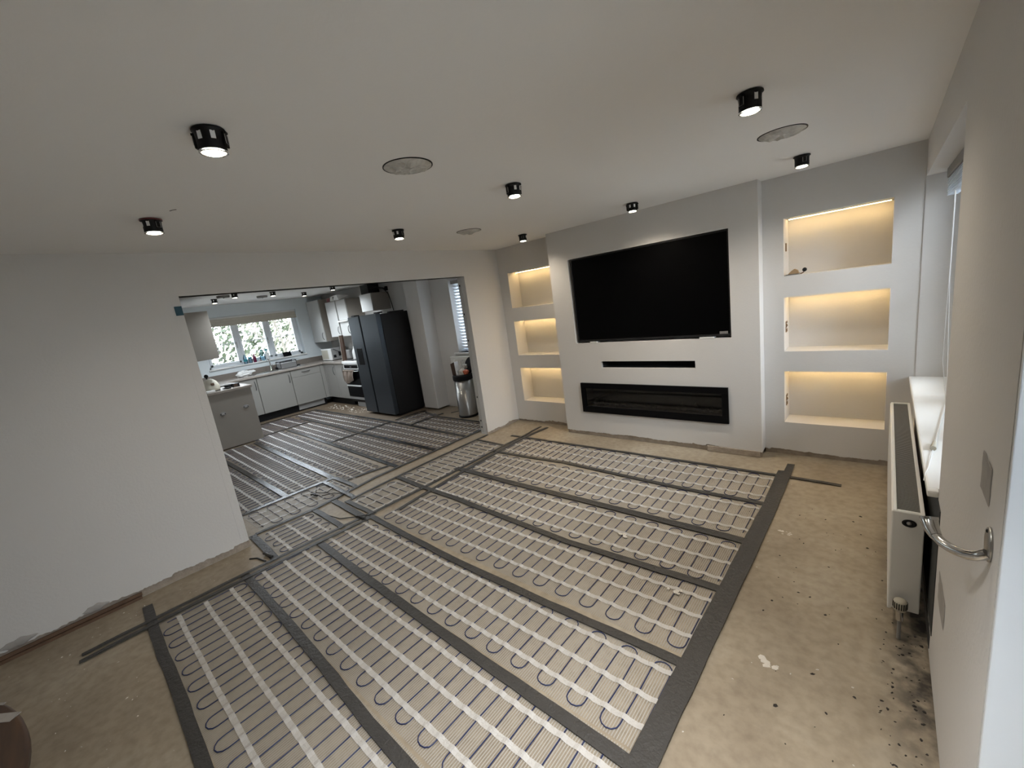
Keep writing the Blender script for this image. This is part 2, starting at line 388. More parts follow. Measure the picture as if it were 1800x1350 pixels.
for (z0, z1, y0) in ((SL[2], SL[3], YB+.035),):
    a, b = SL[0], SL[1]; d = .16
    mb.quad((a, y0+d, z0), (b, y0+d, z0), (b, y0+d, z1), (a, y0+d, z1)); mb.quad((a, y0, z0), (b, y0, z0), (b, y0+d, z0), (a, y0+d, z0))
    mb.quad((a, y0, z1), (b, y0, z1), (b, y0+d, z1), (a, y0+d, z1)); mb.quad((a, y0, z0), (a, y0+d, z0), (a, y0+d, z1), (a, y0, z1)); mb.quad((b, y0, z0), (b, y0+d, z0), (b, y0+d, z1), (b, y0, z1))
link('slot_lining', mb, 'recess', wall_back)
mb = MB(); mb.box(.001, XB1-.001, .0125, .02, .001, .16); mb.box(XB1+.001, XB2-.001, YB+.0125, YB+.02, .001, .16); mb.box(XB2+.001, W-.001, YR+.0125, YR+.02, .001, .16)
mb.box(XB1+.013, XB1+.02, YB+.02, -.001, .001, .16); mb.box(XB2-.02, XB2-.013, YB+.02, YR, .001, .16)
struct('baseboard_back', mb, 'oldbase')
# outer shell behind the back wall, closing the building
mb = MB(); mb.box(-TW, 4.6, .46, .62, 0, H); struct('wall_outer', mb, 'wall')

# right wall: window recess with sill, pier, patio opening beside the camera
WY1, WY2, WZ1, WZ2 = -2.10, -.075, .745, 2.165
PY = -3.20; PY2 = -4.15; XO = 4.47
mb = MB()
mW = lambda u, v, d: (W+d, u, v)
def rounded_pier():
    # pier from the window recess to the patio opening, window-side corner softly rounded
    r = .03; poly = [(W, PY)]
    for k in range(7):
        a = PI/2*k/6; poly.append((W+r-r*math.cos(a), WY1-r+r*math.sin(a)))
    poly += [(XO, WY1), (XO, PY)]
    mb.prism(poly, .035, WZ2); mb.box(W, XO, PY, WY1, WZ2, H)
rounded_pier()
mb.box(W+.0005, XO, WY1-.001, .46, 0.035, WZ1-.005)            # below the sill, behind the radiator
mb.box(W, XO, WY1, .46, WZ2, H)                  # head over the window
mb.box(W, XO, WY2, .46, WZ1-.03, WZ2); mb.box(W, W+.036, WY2, .46, 0.035, WZ1-.03)   # far reveal block
mb.box(W, XO, PY2, PY, 2.15, H); mb.box(W, XO, -6.75, PY2, 0, H)
struct('wall_right', mb, 'wall', origin=(W, -3, 0))
mb = MB(); mb.box(W+.004, W+.03, PY+.01, WY1-.01, .0005, .034); struct('baseboard_right', mb, 'wood_dark')
mb = MB(); mb.box(W-.0025, W+.001, -2.235, -1.25, .165, .722); mb.box(W-.0022, W+.001, -2.18, -1.30, .06, .13); link('dark_patch', mb, 'darkpatch', bpy.data.objects['wall_right'])  # dark patches set on the wall behind the radiator
mb = MB(); mb.box(-TW, 4.6, -6.9, -6.75, 0, H); struct('wall_rear', mb, 'wall')

# kitchen walls
mb = MB()
mK = lambda u, v, d: (KX-d, u, v)
KW = (-2.20, -.335, 1.155, 2.165)
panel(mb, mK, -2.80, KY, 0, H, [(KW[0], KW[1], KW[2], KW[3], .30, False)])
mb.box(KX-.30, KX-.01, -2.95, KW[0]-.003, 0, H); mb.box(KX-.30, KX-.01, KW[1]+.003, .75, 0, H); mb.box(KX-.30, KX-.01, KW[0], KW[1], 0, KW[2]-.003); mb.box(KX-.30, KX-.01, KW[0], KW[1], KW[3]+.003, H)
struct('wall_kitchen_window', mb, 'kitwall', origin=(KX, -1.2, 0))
mb = MB()
mKR = lambda u, v, d: (u, KY+d, v)
SWN = (-1.415, -.55, .975, 2.17)
panel(mb, mKR, KX, -TW, .03, H, [(SWN[0], SWN[1], SWN[2], SWN[3], .30, False)])
mb.box(KX, SWN[0]-.003, KY+.01, KY+.3, 0, H); mb.box(SWN[1]+.003, -TW, KY+.01, KY+.3, 0, H); mb.box(SWN[0], SWN[1], KY+.01, KY+.3, 0, SWN[2]-.003); mb.box(SWN[0], SWN[1], KY+.01, KY+.3, SWN[3]+.003, H)
mb.box(-2.285, -1.905, .04, KY, .025, H, .004)            # boxed-in pipe column
struct('wall_kitchen_right', mb, 'wall', origin=(-3, KY, 0))
mb = MB(); mb.box(-6.2, -3.94, -2.95, -2.79, 0, H); mb.box(-4.1, -3.94, -4.5, -2.95, 0, H); struct('wall_kitchen_left', mb, 'wall', origin=(-4, -2.8, 0))
mb = MB(); mb.box(-4.1, -TW-.001, -4.65, -4.5, 0, H); struct('wall_kitchen_rear', mb, 'wall')

# torn skirting remains
mb = MB(); mb.box(.0, .016, -6.7, -4.255, .0, .020); mb.box(.001, .009, -6.7, -4.25, .024, .046); struct('trim_1', mb, 'wood_dark')
mb = MB(); mb.box(2.66, 3.12, YB-.016, YB-.001, .002, .058, .003); mb.box(2.665, 2.675, YB-.018, YB-.001, .004, .056); mb.box(3.085, 3.097, YB-.018, YB-.001, .004, .056); struct('trim_2', mb, 'oldbase')
# metal plaster bead on the right jamb of the opening, with its fixing holes
mb = MB(); mb.box(-TW+.002, -.07, OY2-.004, OY2-.0005, .03, OZ); t3 = struct('trim_3', mb, 'bead')
for z in (.10, .19, .52, 1.28, 1.62, 1.98):
    mb = MB(); mb.box(-.108, -.092, OY2-.007, OY2-.003, z-.012, z+.012, .003); link('screw', mb, 'black', t3)
# blue masking tape left on the jamb
mb = MB(); mb.box(.0045, .006, -3.592, -3.548, 1.945, 2.012); mb.box(-.03, .0058, -3.548, -3.546, 1.945, 2.012)
tag(link('masking_tape', mb, 'teal'), 'scrap of blue masking tape stuck to the left edge of the kitchen opening', 'tape')

# ---------------------------------------------------------------- windows
def casement(root, n_panes, a0, a1, z0, z1, m, fr=.055, mull=.11, handles=(), bars=True):
    """frame with n casements; m(u, depth, v) -> xyz box mapper"""
    mb = MB()
    def bx(B, u0, u1, v0, v1, d0, d1, bev=.004):
        p = m(u0, d0, v0); q = m(u1, d1, v1); B.box(p[0], q[0], p[1], q[1], p[2], q[2], bev)
    bx(mb, a0, a1, z0, z0+fr, 0, .07); bx(mb, a0, a1, z1-fr, z1, 0, .07); bx(mb, a0, a0+fr, z0, z1, 0, .07); bx(mb, a1-fr, a1, z0, z1, 0, .07)
    inner = (a1-a0-2*fr); pw = (inner-(n_panes-1)*mull*.45)/n_panes
    link('frame', mb, 'upvc', root)
    for i in range(n_panes):
        p0 = a0+fr+i*(pw+mull*.45); p1 = p0+pw
        if i: B = MB(); bx(B, p0-mull*.45, p0, z0+fr, z1-fr, 0, .07); link('mullion', B, 'upvc', root)
        S = MB(); s = .042
        bx(S, p0, p1, z0+fr, z0+fr+s, -.015, .05); bx(S, p0, p1, z1-fr-s, z1-fr, -.015, .05); bx(S, p0, p0+s, z0+fr, z1-fr, -.015, .05); bx(S, p1-s, p1, z0+fr, z1-fr, -.015, .05)
        sash = link('sash', S, 'upvc', root)
        G = MB(); bx(G, p0+s, p1-s, z0+fr+s, z1-fr-s, .02, .026, 0); link('pane', G, 'glass', sash)
        if bars: B = MB(); zc = (z0+z1)/2-.04; bx(B, p0+s, p1-s, zc-.008, zc+.008, .012, .034, .002); link('glazing_bar', B, 'upvc', sash)
        if i in handles:
            Hn = MB(); uu = p1-s/2 if handles[i] > 0 else p0+s/2; zc = (z0+z1)/2-.05
            bx(Hn, uu-.012, uu+.012, zc-.03, zc+.03, -.03, -.015); q = m(uu, -.045, zc); q2 = m(uu, -.045, zc-.10); Hn.tube([m(uu, -.015, zc), q, q2], .008, 8)
            link('handle', Hn, 'silver', sash)
w1 = thing('window_1', None, None, (KX-.13, -1.27, KW[2])); w1['kind'] = 'structure'
casement(w1, 3, KW[0], KW[1], KW[2], KW[3], lambda u, d, v: (KX-.13-d, u, v), handles={0: 1, 1: 1})
mb = MB(); mb.box(KX-.13, KX+.03, KW[0]-.02, KW[1]+.02, KW[2]-.012, KW[2]+.012, .005); link('sill_board', mb, 'white_gloss', w1)
w2 = thing('window_2', None, None, (W+.25, -1.09, WZ1)); w2['kind'] = 'structure'
casement(w2, 3, WY1, WY2, WZ1, WZ2, lambda u, d, v: (W+.25+d, u, v), handles={0: 1})
w3 = thing('window_3', None, None, (-.98, KY+.16, SWN[2])); w3['kind'] = 'structure'
casement(w3, 1, SWN[0], SWN[1], SWN[2], SWN[3], lambda u, d, v: (u, KY+.16+d, v), bars=False)
mb = MB(); mb.box(SWN[0]-.1, SWN[1]+.06, KY-.03, KY+.16, SWN[2]-.025, SWN[2], .006); link('sill_board', mb, 'white_gloss', w3)
# patio doors beside the camera
d1 = thing('door_1', None, None, (W+.26, -3.72, 0)); d1['kind'] = 'structure'
casement(d1, 1, PY2, PY, 0.0, 2.15, lambda u, d, v: (W+.26+d, u, v), bars=False)

# white door lining on the end of the pier, in the patio opening
mb = MB(); mb.box(W+.001, W+.255, PY-.012, PY-.0005, .0, 2.149, .002); struct('trim_5', mb, 'upvc')

# window board of the right window
mb = MB(); mb.box(4.088, W+.25, WY1-.002, WY2, .728, .756, .008); mb.box(4.088, W+.001, WY1-.03, WY1+.01, .728, .756, .008)
tr4 = struct('trim_4', mb, 'white_gloss')

# ---------------------------------------------------------------- television, fire, niches' lights
tv = thing('television', 'large flat black television recessed into the chimney breast above the fire', 'television', ((TV[0]+TV[1])/2, YB, TV[2]))
mb = MB(); mb.box(TV[0]+.028, TV[1]-.004, YB+.022, YB+.09, TV[2]+.018, TV[3]-.006, .003); link('casing', mb, 'tvframe', tv)
mb = MB(); mb.box(TV[0]+.040, TV[1]-.015, YB+.018, YB+.0225, TV[2]+.036, TV[3]-.017); link('screen', mb, 'screen', tv)
mb = MB()
for a, b, c, d in ((TV[0]+.028, TV[1]-.004, TV[2]+.018, TV[2]+.036), (TV[0]+.028, TV[1]-.004, TV[3]-.017, TV[3]-.006), (TV[0]+.028, TV[0]+.040, TV[2]+.036, TV[3]-.017), (TV[1]-.015, TV[1]-.004, TV[2]+.036, TV[3]-.017)):
    mb.box(a, b, YB+.012, YB+.023, c, d, .002)
link('bezel', mb, 'tvframe', tv)
mb = MB(); mb.box(2.805, 2.875, YB+.0155, YB+.0185, 1.158, 1.182); bd = link('badge', mb, 'grey', tv); bd['label'] = 'small grey maker badge with faint lettering'
mb = MB()
for k in range(6): mb.box(2.817+k*.008, 2.822+k*.008, YB+.0145, YB+.0158, 1.167, 1.173)
link('badge_lettering', mb, 'silver', bd)
for nm, a, b, lab in (('packer', 1.44, 1.53, 'small white packing wedge under the left end of the television'), ('packer', 2.63, 2.76, 'longer white packing wedge under the right end of the television')):
    mb = MB(); mb.box(a, b, YB-.003, YB+.07, TV[2], TV[2]+.014, .002); tag(link(nm, mb, 'white'), lab, 'wedge')

fr = thing('electric_fire', 'long black letterbox electric fire set low in the chimney breast', 'fireplace', ((FR[0]+FR[1])/2, YB, FR[2]))
mb = MB(); a, b, c, d = FR; f = .058
for q in ((a, b, c, c+f+.012), (a, b, d-f-.005, d), (a, a+f, c+f+.012, d-f-.005), (b-f, b, c+f+.012, d-f-.005)): mb.box(q[0], q[1], YB-.022, YB+.002, q[2], q[3], .003)
link('surround', mb, 'black_gloss', fr)
mb = MB(); y0, y1 = YB+.002, YB+.19
mb.quad((a+.03, y1, c+.03), (b-.03, y1, c+.03), (b-.03, y1, d-.03), (a+.03, y1, d-.03))
for z in (c+.03, d-.03): mb.quad((a+.03, y0, z), (b-.03, y0, z), (b-.03, y1, z), (a+.03, y1, z))
for x in (a+.03, b-.03): mb.quad((x, y0, c+.03), (x, y1, c+.03), (x, y1, d-.03), (x, y0, d-.03))
link('firebox', mb, 'fireback', fr)
mb = MB(); mb.box(a+.05, b-.05, YB+.183, YB+.189, c+.205, c+.212); link('flame_bar', mb, 'black', fr)
mb = MB(); random.seed(3)
n = 90
for i in range(n):
    x = a+.07+(b-a-.14)*i/(n-1); h = .022+.035*abs(math.sin(i*.37))*random.random()+.018*random.random(); r = random.uniform(.012, .022)
    yy = YB+.06+random.uniform(0, .09)
    bm = bmesh.new(); bmesh.ops.create_icosphere(bm, subdivisions=1, radius=1)
    for v in bm.verts: v.co = (x+v.co.x*r*1.6*(1+random.uniform(-.3, .3)), yy+v.co.y*r*(1+random.uniform(-.3, .3)), c+.070+h*.5+v.co.z*h*.6*(1+random.uniform(-.3, .3)))
    mb.frombm(bm)
o = link('coal_bed', mb, 'ember', fr); o['kind'] = 'stuff'
for k, (x, L_, z, an) in enumerate(((1.62, .20, .09, .3), (1.92, .26, .10, -.25), (2.25, .22, .09, .2), (2.55, .24, .085, -.3))):
    mb = MB(); dx, dz = L_/2*math.cos(an*.4), L_/2*math.sin(an*.5)
    mb.tube([(x-dx, YB+.09, c+z-dz), (x-dx*.3, YB+.075, c+z-dz*.2+.008), (x+dx*.4, YB+.085, c+z+dz*.4), (x+dx, YB+.10, c+z+dz)], .018, 8, radii=[.014, .02, .018, .012]); link('log', mb, 'ember', fr)
mb = MB(); mb.box(a+f, b-f, YB-.012, YB-.009, c+f+.012, d-f-.005); link('glass_front', mb, 'smoked', fr)

# LED strips at the top of each niche
random.seed(11)
def led(x0, x1, y, z, lab):
    t = thing('led_strip_light', lab, 'light', ((x0+x1)/2, y, z-.008))
    m1 = MB(); m1.box(x0, x1, y-.007, y+.007, z-.004, z); link('channel', m1, 'silver', t)
    m2 = MB(); m2.box(x0+.002, x1-.002, y-.005, y+.005, z-.007, z-.0035, .0015); link('diffuser', m2, 'led', t)
pos = ('top', 'middle', 'bottom')
for k, (zb, zt) in enumerate(NZ):
    led(.17, .972, .15, zt, 'warm LED strip inside the %s niche left of the television' % pos[k])
    led(3.30, 3.95, .085, zt, 'warm LED strip inside the %s niche right of the television' % pos[k])
# back boxes in the left reveal of the right-hand niches
def backbox(y, z0, z1, k):
    lab = ('narrow empty socket slot in the side of the top right niche', 'open socket box with wires in the side of the middle right niche', 'open socket box with wires in the side of the bottom right niche')[k]
    x = 3.2876; t = thing('socket_box', lab, 'socket', (x, y, z0)); wd = .018 if k == 0 else .03
    m1 = MB(); m1.box(x-.0005, x+.003, y-wd, y+wd, z0, z1); link('opening', m1, 'wood_dark', t)
    m2 = MB(); m2.box(x+.001, x+.005, y-wd-.003, y-wd, z0-.002, z1+.002); m2.box(x+.001, x+.005, y+wd, y+wd+.003, z0-.002, z1+.002); m2.box(x+.001, x+.005, y-wd, y+wd, z1, z1+.003); m2.box(x+.001, x+.005, y-wd, y+wd, z0-.003, z0); link('rim', m2, 'tan', t)
    if k:
        for q in (-.3, .4):
            m3 = MB(); zc = (z0+z1)/2; m3.tube([(x, y+q*wd, zc-.02), (x+.012, y+q*wd*.4, zc), (x+.010, y-q*wd, zc+.02), (x+.001, y-q*wd, zc+.03)], .003, 6); link('wire', m3, 'tan' if q > 0 else 'white', t)
backbox(.03, 1.81, 1.872, 0); backbox(.035, 1.12, 1.21, 1); backbox(.035, .45, .545, 2)
# loose fitting lying in the top right niche
t = thing('cable_connector', 'tan connector block with black knob lying in the top right niche', 'connector', (3.36, -.02, 1.605))
zb = 1.605
mb = MB(); mb.box(3.300, 3.40, -.06, -.03, zb, zb+.010, .002); link('plate', mb, 'silver', t)
mb = MB(); mb.prism([(3.315, zb+.010), (3.392, zb+.010), (3.385, zb+.036), (3.362, zb+.050), (3.340, zb+.036)], -.062, -.022, lambda x, y, z: (x, z, y)); link('block', mb, 'tan', t)
mb = MB(); bm = bmesh.new(); bmesh.ops.create_icosphere(bm, subdivisions=2, radius=.017); bmesh.ops.translate(bm, verts=bm.verts, vec=(3.428, -.03, zb+.034)); mb.frombm(bm, True); link('knob', mb, 'black', t)
mb = MB(); mb.tube([(3.385, -.04, zb+.012), (3.405, -.045, zb+.006), (3.420, -.035, zb+.014), (3.428, -.03, zb+.025)], .005, 7); link('cable', mb, 'wood_dark', t)

# ---------------------------------------------------------------- ceiling downlights
def downlight_proto():
    t = thing('downlight', '', 'light', (0, 0, 0))
    m1 = MB(); m1.lathe([(.0, -.003), (.048, -.003), (.049, -.008), (.043, -.012), (.041, -.03), (.041, -.066), (.039, -.068), (.039, -.062), (.0, -.062)], n=28); link('body', m1, 'black', t)
    m3 = MB(); m3.lathe([(.039, -.066), (.0425, -.068), (.043, -.072), (.037, -.074), (.035, -.068)], n=28); link('rim', m3, 'clear', t)
    m4 = MB(); m4.lathe([(.0, -.0745), (.030, -.0735), (.0365, -.070), (.0365, -.064), (0, -.064)], n=28); link('lens', m4, 'lens', t)
    for s in (-1, 1):
        m5 = MB(); m5.box(s*.041, s*.048, -.012, .012, -.058, -.012, .002); m5.box(s*.045, s*.053, -.008, .008, -.018, -.010, .002); c_ = link('spring_clip', m5, 'black', t)
        m6 = MB(); m6.tube([(s*.0485, -.010, -.02), (s*.0485, -.010, -.048), (s*.0485, .010, -.048), (s*.0485, .010, -.02)], .0012, 5); link('spring_wire', m6, 'silver', c_)
    for a in (-.35, .6):
        m7 = MB(); cx, cy = .0412*math.sin(a), -.0412*math.cos(a); tx, ty = math.cos(a)*.007, math.sin(a)*.007; nx, ny = math.sin(a)*.001, -math.cos(a)*.001
        m7.prism([(cx-tx-nx, cy-ty-ny), (cx+tx-nx, cy+ty-ny), (cx+tx+nx, cy+ty+ny), (cx-tx+nx, cy-ty+ny)], -.040, -.016)
        link('white_sticker', m7, 'white', t)
    return t
pr = downlight_proto()
DL = [(2.275, -3.795, 'brightest downlight, nearest the camera, hanging at the upper left of the ceiling', .10, .9),
      (1.01, -3.77, 'downlight with a red top ring hanging near the left wall', .06, .4),
      (2.24, -2.225, 'downlight in the middle of the ceiling, just right of the large round cut-out', -.05, 1.3),
      (.962, -2.19, 'small downlight left of the distant round cut-out, above the kitchen opening', .04, .2),
      (.94, -.565, 'downlight hanging over the niches left of the television', .05, 2.2),
      (2.26, -.65, 'downlight hanging in front of the chimney breast above the television', -.06, .3),
      (3.51, -2.24, 'downlight at the upper right of the ceiling, nearest the window wall', .09, 1.1),
      (3.49, -.69, 'downlight hanging over the niches right of the television', -.07, 2.0),
      (3.50, -3.79, 'added downlight just outside the picture, boosted to brighten the floor at the lower right', 0, .5)]  # last one is unseen, added and boosted to stand in for daylight
KL = [(-4.45, -2.20, 'kitchen downlight nearest the wall cupboard at the left'), (-3.65, -2.12, 'lit kitchen downlight just inside the opening at the left'), (-3.88, -1.48, 'kitchen downlight in the middle of the row'),
      (-4.49, -.70, 'kitchen downlight near the right end of the window'), (-3.63, -.54, 'kitchen downlight over the wall cupboards'),
      (-1.35, -.80, 'unseen downlight added behind the beam to brighten the kitchen by the small window'), (-1.35, -2.20, 'unseen downlight added behind the beam to brighten the kitchen over the looped mats')]  # last two are unseen, added to brighten the near part of the kitchen
def spot(x, y, z, wts, size=2.5, col=(1, .87, .70)):
    l = bpy.data.lights.new('downlight_beam', 'SPOT'); l.energy = wts; l.spot_size = size; l.spot_blend = 1.0; l.color = col; l.shadow_soft_size = .035
    o = bpy.data.objects.new('downlight_beam', l); COL.objects.link(o); o.location = (x, y, z)
first = True
LF = (.76, .62, 1.1, 1.0, 1.05, 2.2, 1.05, .95, 9.0)  # last factor boosts the added out-of-view lamp in place of daylight
for i, (x, y, lab, tilt, rz) in enumerate(DL+[k+(.0, .5) for k in KL]):
    o = pr if first else copy_tree(pr); first = False
    o.location = (x, y, H); o.rotation_euler = (0, 0, rz); o['label'] = lab
    o['group'] = 'living room downlights' if i < len(DL) else 'kitchen downlights'
    if i == 1:
        m8 = MB(); m8.lathe([(.0495, -.0085), (.0495, -.003), (.044, -.003), (.044, -.0085)], n=28)
        me_o = link('red_ring', m8, 'red', None, (0, 0, 0)); me_o.parent = o; me_o.location = (0, 0, 0); me_o['label'] = 'red ring at the top of the downlight'
    spot(x, y, H-.082, *((SPOT_W*LF[i], 1.45, (1, .99, .97)) if i == len(DL)-1 else (SPOT_W*LF[i]*.95,) if i < len(DL) else (SPOT_W*2.8, 2.75, (.86, .94, 1)) if x < -3 else (SPOT_W*.9, 2.6, (1, .93, .84))))

# round ceiling cut-outs stuffed with crumpled plastic
def cutout(x, y, r, seed, lab):
    random.seed(seed)
    t = thing('ceiling_cutout', lab, 'ceiling hole', (x, y, H-.004), 'round ceiling cut-outs')
    m1 = MB(); n = 40
    m1.lathe([(r, -.0015), (r+.004, -.0025), (r+.004, .003), (r, .003), (r, -.0015)], (x, y, H), n=n); link('rim', m1, 'black', t)
    bm = bmesh.new(); bmesh.ops.create_grid(bm, x_segments=9, y_segments=9, size=1)
    for v in bm.verts:
        u, vv = v.co.x, v.co.y; L = max(abs(u), abs(vv)); R = math.hypot(u, vv) or 1
        s = L/R; u, vv = u*s, vv*s; q = math.hypot(u, vv)
        z = -.003-(1-q**3)*(.003+.026*random.random())
        v.co = (x+u*(r-.001)*(1-.02*random.random()), y+vv*(r-.001), H+z)
    m2 = MB(); m2.frombm(bm); link('crumpled_sheet', m2, 'foil', t)
cutout(2.25, -2.995, .112, 1, 'large round ceiling cut-out stuffed with crumpled plastic, left of centre')
cutout(1.01, -1.44, .112, 2, 'small distant round ceiling cut-out above the kitchen opening')
cutout(3.495, -1.45, .112, 3, 'round ceiling cut-out stuffed with plastic at the upper right')
# small crack in the ceiling paint
mb = MB(); mb.tube([(1.21, -3.72, H-.0005), (1.23, -3.712, H-.0005), (1.245, -3.700, H-.0005)], .003, 5); tag(link('paint_chip', mb, 'grey'), 'tiny dark chip in the ceiling paint above the left downlight', 'chip')

# ---------------------------------------------------------------- underfloor heating mats
PITCH = .0835
def heating_mat(lab, c00, c10, c01, c11, strips=(.19, .5, .81), margin=.02, sw=.026, phase=0, ends=(.0, .0), thread='meshY'):
    """u runs along the roll (white strips), v across it (cable runs); corners in metres on the floor"""
    c00, c10, c01, c11 = [Vector(c) for c in (c00, c10, c01, c11)]
    def P(u, v): return c00*(1-u)*(1-v)+c10*u*(1-v)+c01*(1-u)*v+c11*u*v
    Ln = ((c10-c00).length+(c11-c01).length)/2; Wd = ((c01-c00).length+(c11-c10).length)/2
    ctr = P(.5, .5); t = thing('heating_mat', lab, 'heating mat', (ctr.x, ctr.y, 0), 'underfloor heating mats')
    m1 = MB(); nn = 6
    pts = [P(i/nn, j) for i in range(nn+1) for j in (0, 1)]
    m1.add([(p.x, p.y, .0022) for p in pts], [(2*i, 2*i+2, 2*i+3, 2*i+1) for i in range(nn)])
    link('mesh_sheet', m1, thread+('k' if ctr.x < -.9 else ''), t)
    n = max(3, int(round(Ln/PITCH))); path = []; r = .0027; zc = .0056
    mv = margin/Wd; hv = PITCH/2/Wd; du = 1/n
    wires = []
    for i in range(n):
        u = (i+.5)*du; wires.append(u); fwd = (i+phase) % 2 == 0
        va, vb = (mv+hv*.9, 1-mv-hv*.9)
        seq = (va, (va+vb)/2, vb) if fwd else (vb, (va+vb)/2, va)
        jit = random.uniform(-.05, .05)*du
        for k, v in enumerate(seq):
            p = P(u+(jit if k == 1 else 0), v); path.append((p.x, p.y, zc))
        if i < n-1:
            s = 1 if fwd else -1; ve = vb if fwd else va; bow = random.uniform(.85, 1.12)
            for k in range(1, 6):
                a = PI*k/6; p = P(u+du/2-du/2*math.cos(a)*1.02, ve+s*hv*1.02*math.sin(a)*bow*.9); path.append((p.x, p.y, zc))
    m2 = MB(); m2.tube(path, r, 6); link('heating_cable', m2, 'navy', t)
    for sv in strips:
        m3 = MB(); vs = []; fs = []
        us = [ends[0]/Ln]
        for u in wires:
            us += [u-.30*du, u-.07*du, u+.07*du, u+.30*du]
        us.append(1-ends[1]/Ln)
        off = [random.uniform(-.004, .004) for _ in range(8)]
        for k, u in enumerate(us):
            f = (k-1) % 4 if 0 < k < len(us)-1 else -1
            z = .0098 if f in (1, 2) else .0042
            wv = sum(o_*math.sin((j+1)*u*5+o_*900) for j, o_ in enumerate(off))*.35
            h = sw/2*(1+random.uniform(-.06, .06))
            for s in (-1, 1):
                p = P(max(0, min(1, u)), sv+(wv+s*h)/Wd); vs.append((p.x, p.y, z+random.uniform(0, .0006)))
        for k in range(len(us)-1): fs.append((2*k, 2*k+1, 2*k+3, 2*k+2))
        m3.add(vs, fs); link('fixing_tape', m3, 'strip', t)
    return t
random.seed(21)
# living room rolls, from the camera towards the television
XR = 3.315
rows = [(-4.255, -3.73, .50, 'nearest the camera, first from the front edge'), (-3.715, -3.225, .50, 'second from the front edge'),
        (-3.215, -2.765, .50, 'third from the front edge'), (-2.70, -2.165, .62, 'fourth from the front edge'),
        (-2.165, -1.67, .62, 'fifth from the front edge'), (-1.605, -1.105, .60, 'sixth from the front edge'), (-1.085, -.575, .58, 'seventh from the front edge, closest to the fire')]
sfr = [(-4.14, -3.987, -3.834), (-3.622, -3.476, -3.33), (-3.12, -2.985, -2.83), (-2.58, -2.43, -2.29), (-2.08, -1.92, -1.76), (-1.51, -1.345, -1.185), (-.98, -.81, -.66)]
for i, (ya, yb, xl, lab) in enumerate(rows):
    heating_mat('blue-cabled heating mat with white tape strips, '+lab, (xl, ya), (XR, ya), (xl, yb), (XR, yb), strips=[(s-ya)/(yb-ya) for s in sfr[i]], phase=i % 2, ends=(.05, .02))
# rolls across the doorway and neck
heating_mat('short heating mat beside the left wall corner at the opening', (-.135, -3.455), (.425, -3.455), (-.125, -2.975), (.435, -2.975), strips=(.18, .49, .81), ends=(.03, .03))
heating_mat('narrow heating mat with wide loops along the kitchen side of the opening', (-.20, -3.40), (-.20, -2.47), (-.76, -3.40), (-.76, -2.47), strips=(.22, .5, .76), margin=.04, thread='meshX', ends=(.04, .04))
heating_mat('small square heating mat in the opening between crossing tapes', (.53, -2.665), (.53, -2.135), (.03, -2.665), (.03, -2.135), strips=(.14, .46, .82), margin=.03, thread='meshX')
heating_mat('heating mat running across the opening towards the right jamb', (.55, -2.085), (.49, -.88), (.0, -2.085), (.0, -.88), strips=(.14, .44, .78), margin=.03, thread='meshX')
# kitchen rolls
heating_mat('kitchen heating mat at the lower left, cut off by the wall edge', (-3.3, -3.40), (-.79, -3.40), (-3.3, -2.965), (-.79, -2.975), strips=(.2, .5, .8))
heating_mat('kitchen heating mat with glinting strips, in front of the peninsula panel', (-3.80, -2.88), (-.80, -2.94), (-3.80, -2.40), (-.80, -2.495), strips=(.17, .42, .79), phase=1)
heating_mat('long kitchen heating mat behind the brightly glinting tape', (-4.0, -2.33), (-.47, -2.42), (-4.0, -1.80), (-.47, -1.985), strips=(.18, .5, .80))
heating_mat('kitchen heating mat next to the opening, left of the bare floor strip', (-2.17, -1.80), (-.27, -1.88), (-2.17, -1.36), (-.27, -1.365), strips=(.2, .5, .8), phase=1)
heating_mat('kitchen heating mat in the middle, left of the dividing tape', (-4.0, -1.75), (-2.24, -1.80), (-4.0, -1.30), (-2.24, -1.36), strips=(.2, .5, .8))
heating_mat('kitchen heating mat second from the bin, beside the opening', (-2.17, -1.31), (-.27, -1.33), (-2.17, -.80), (-.27, -.845), strips=(.2, .5, .8))
heating_mat('kitchen heating mat in front of the fridge and cooker', (-5.0, -1.25), (-2.24, -1.29), (-5.0, -.80), (-2.24, -.79), strips=(.2, .5, .8), phase=1)
heating_mat('kitchen heating mat nearest the bin', (-1.60, -.775), (-.24, -.785), (-1.60, -.30), (-.24, -.285), strips=(.2, .5, .8))
heating_mat('small kitchen heating mat beside the fridge', (-1.66, -.76), (-1.66, -.13), (-2.17, -.72), (-2.14, -.13), strips=(.25, .75), thread='meshX')
heating_mat('kitchen heating mat under the window by the black kickboard', (-5.05, -2.08), (-4.10, -2.10), (-5.05, -1.30), (-4.10, -1.29), strips=(.2, .5, .8))

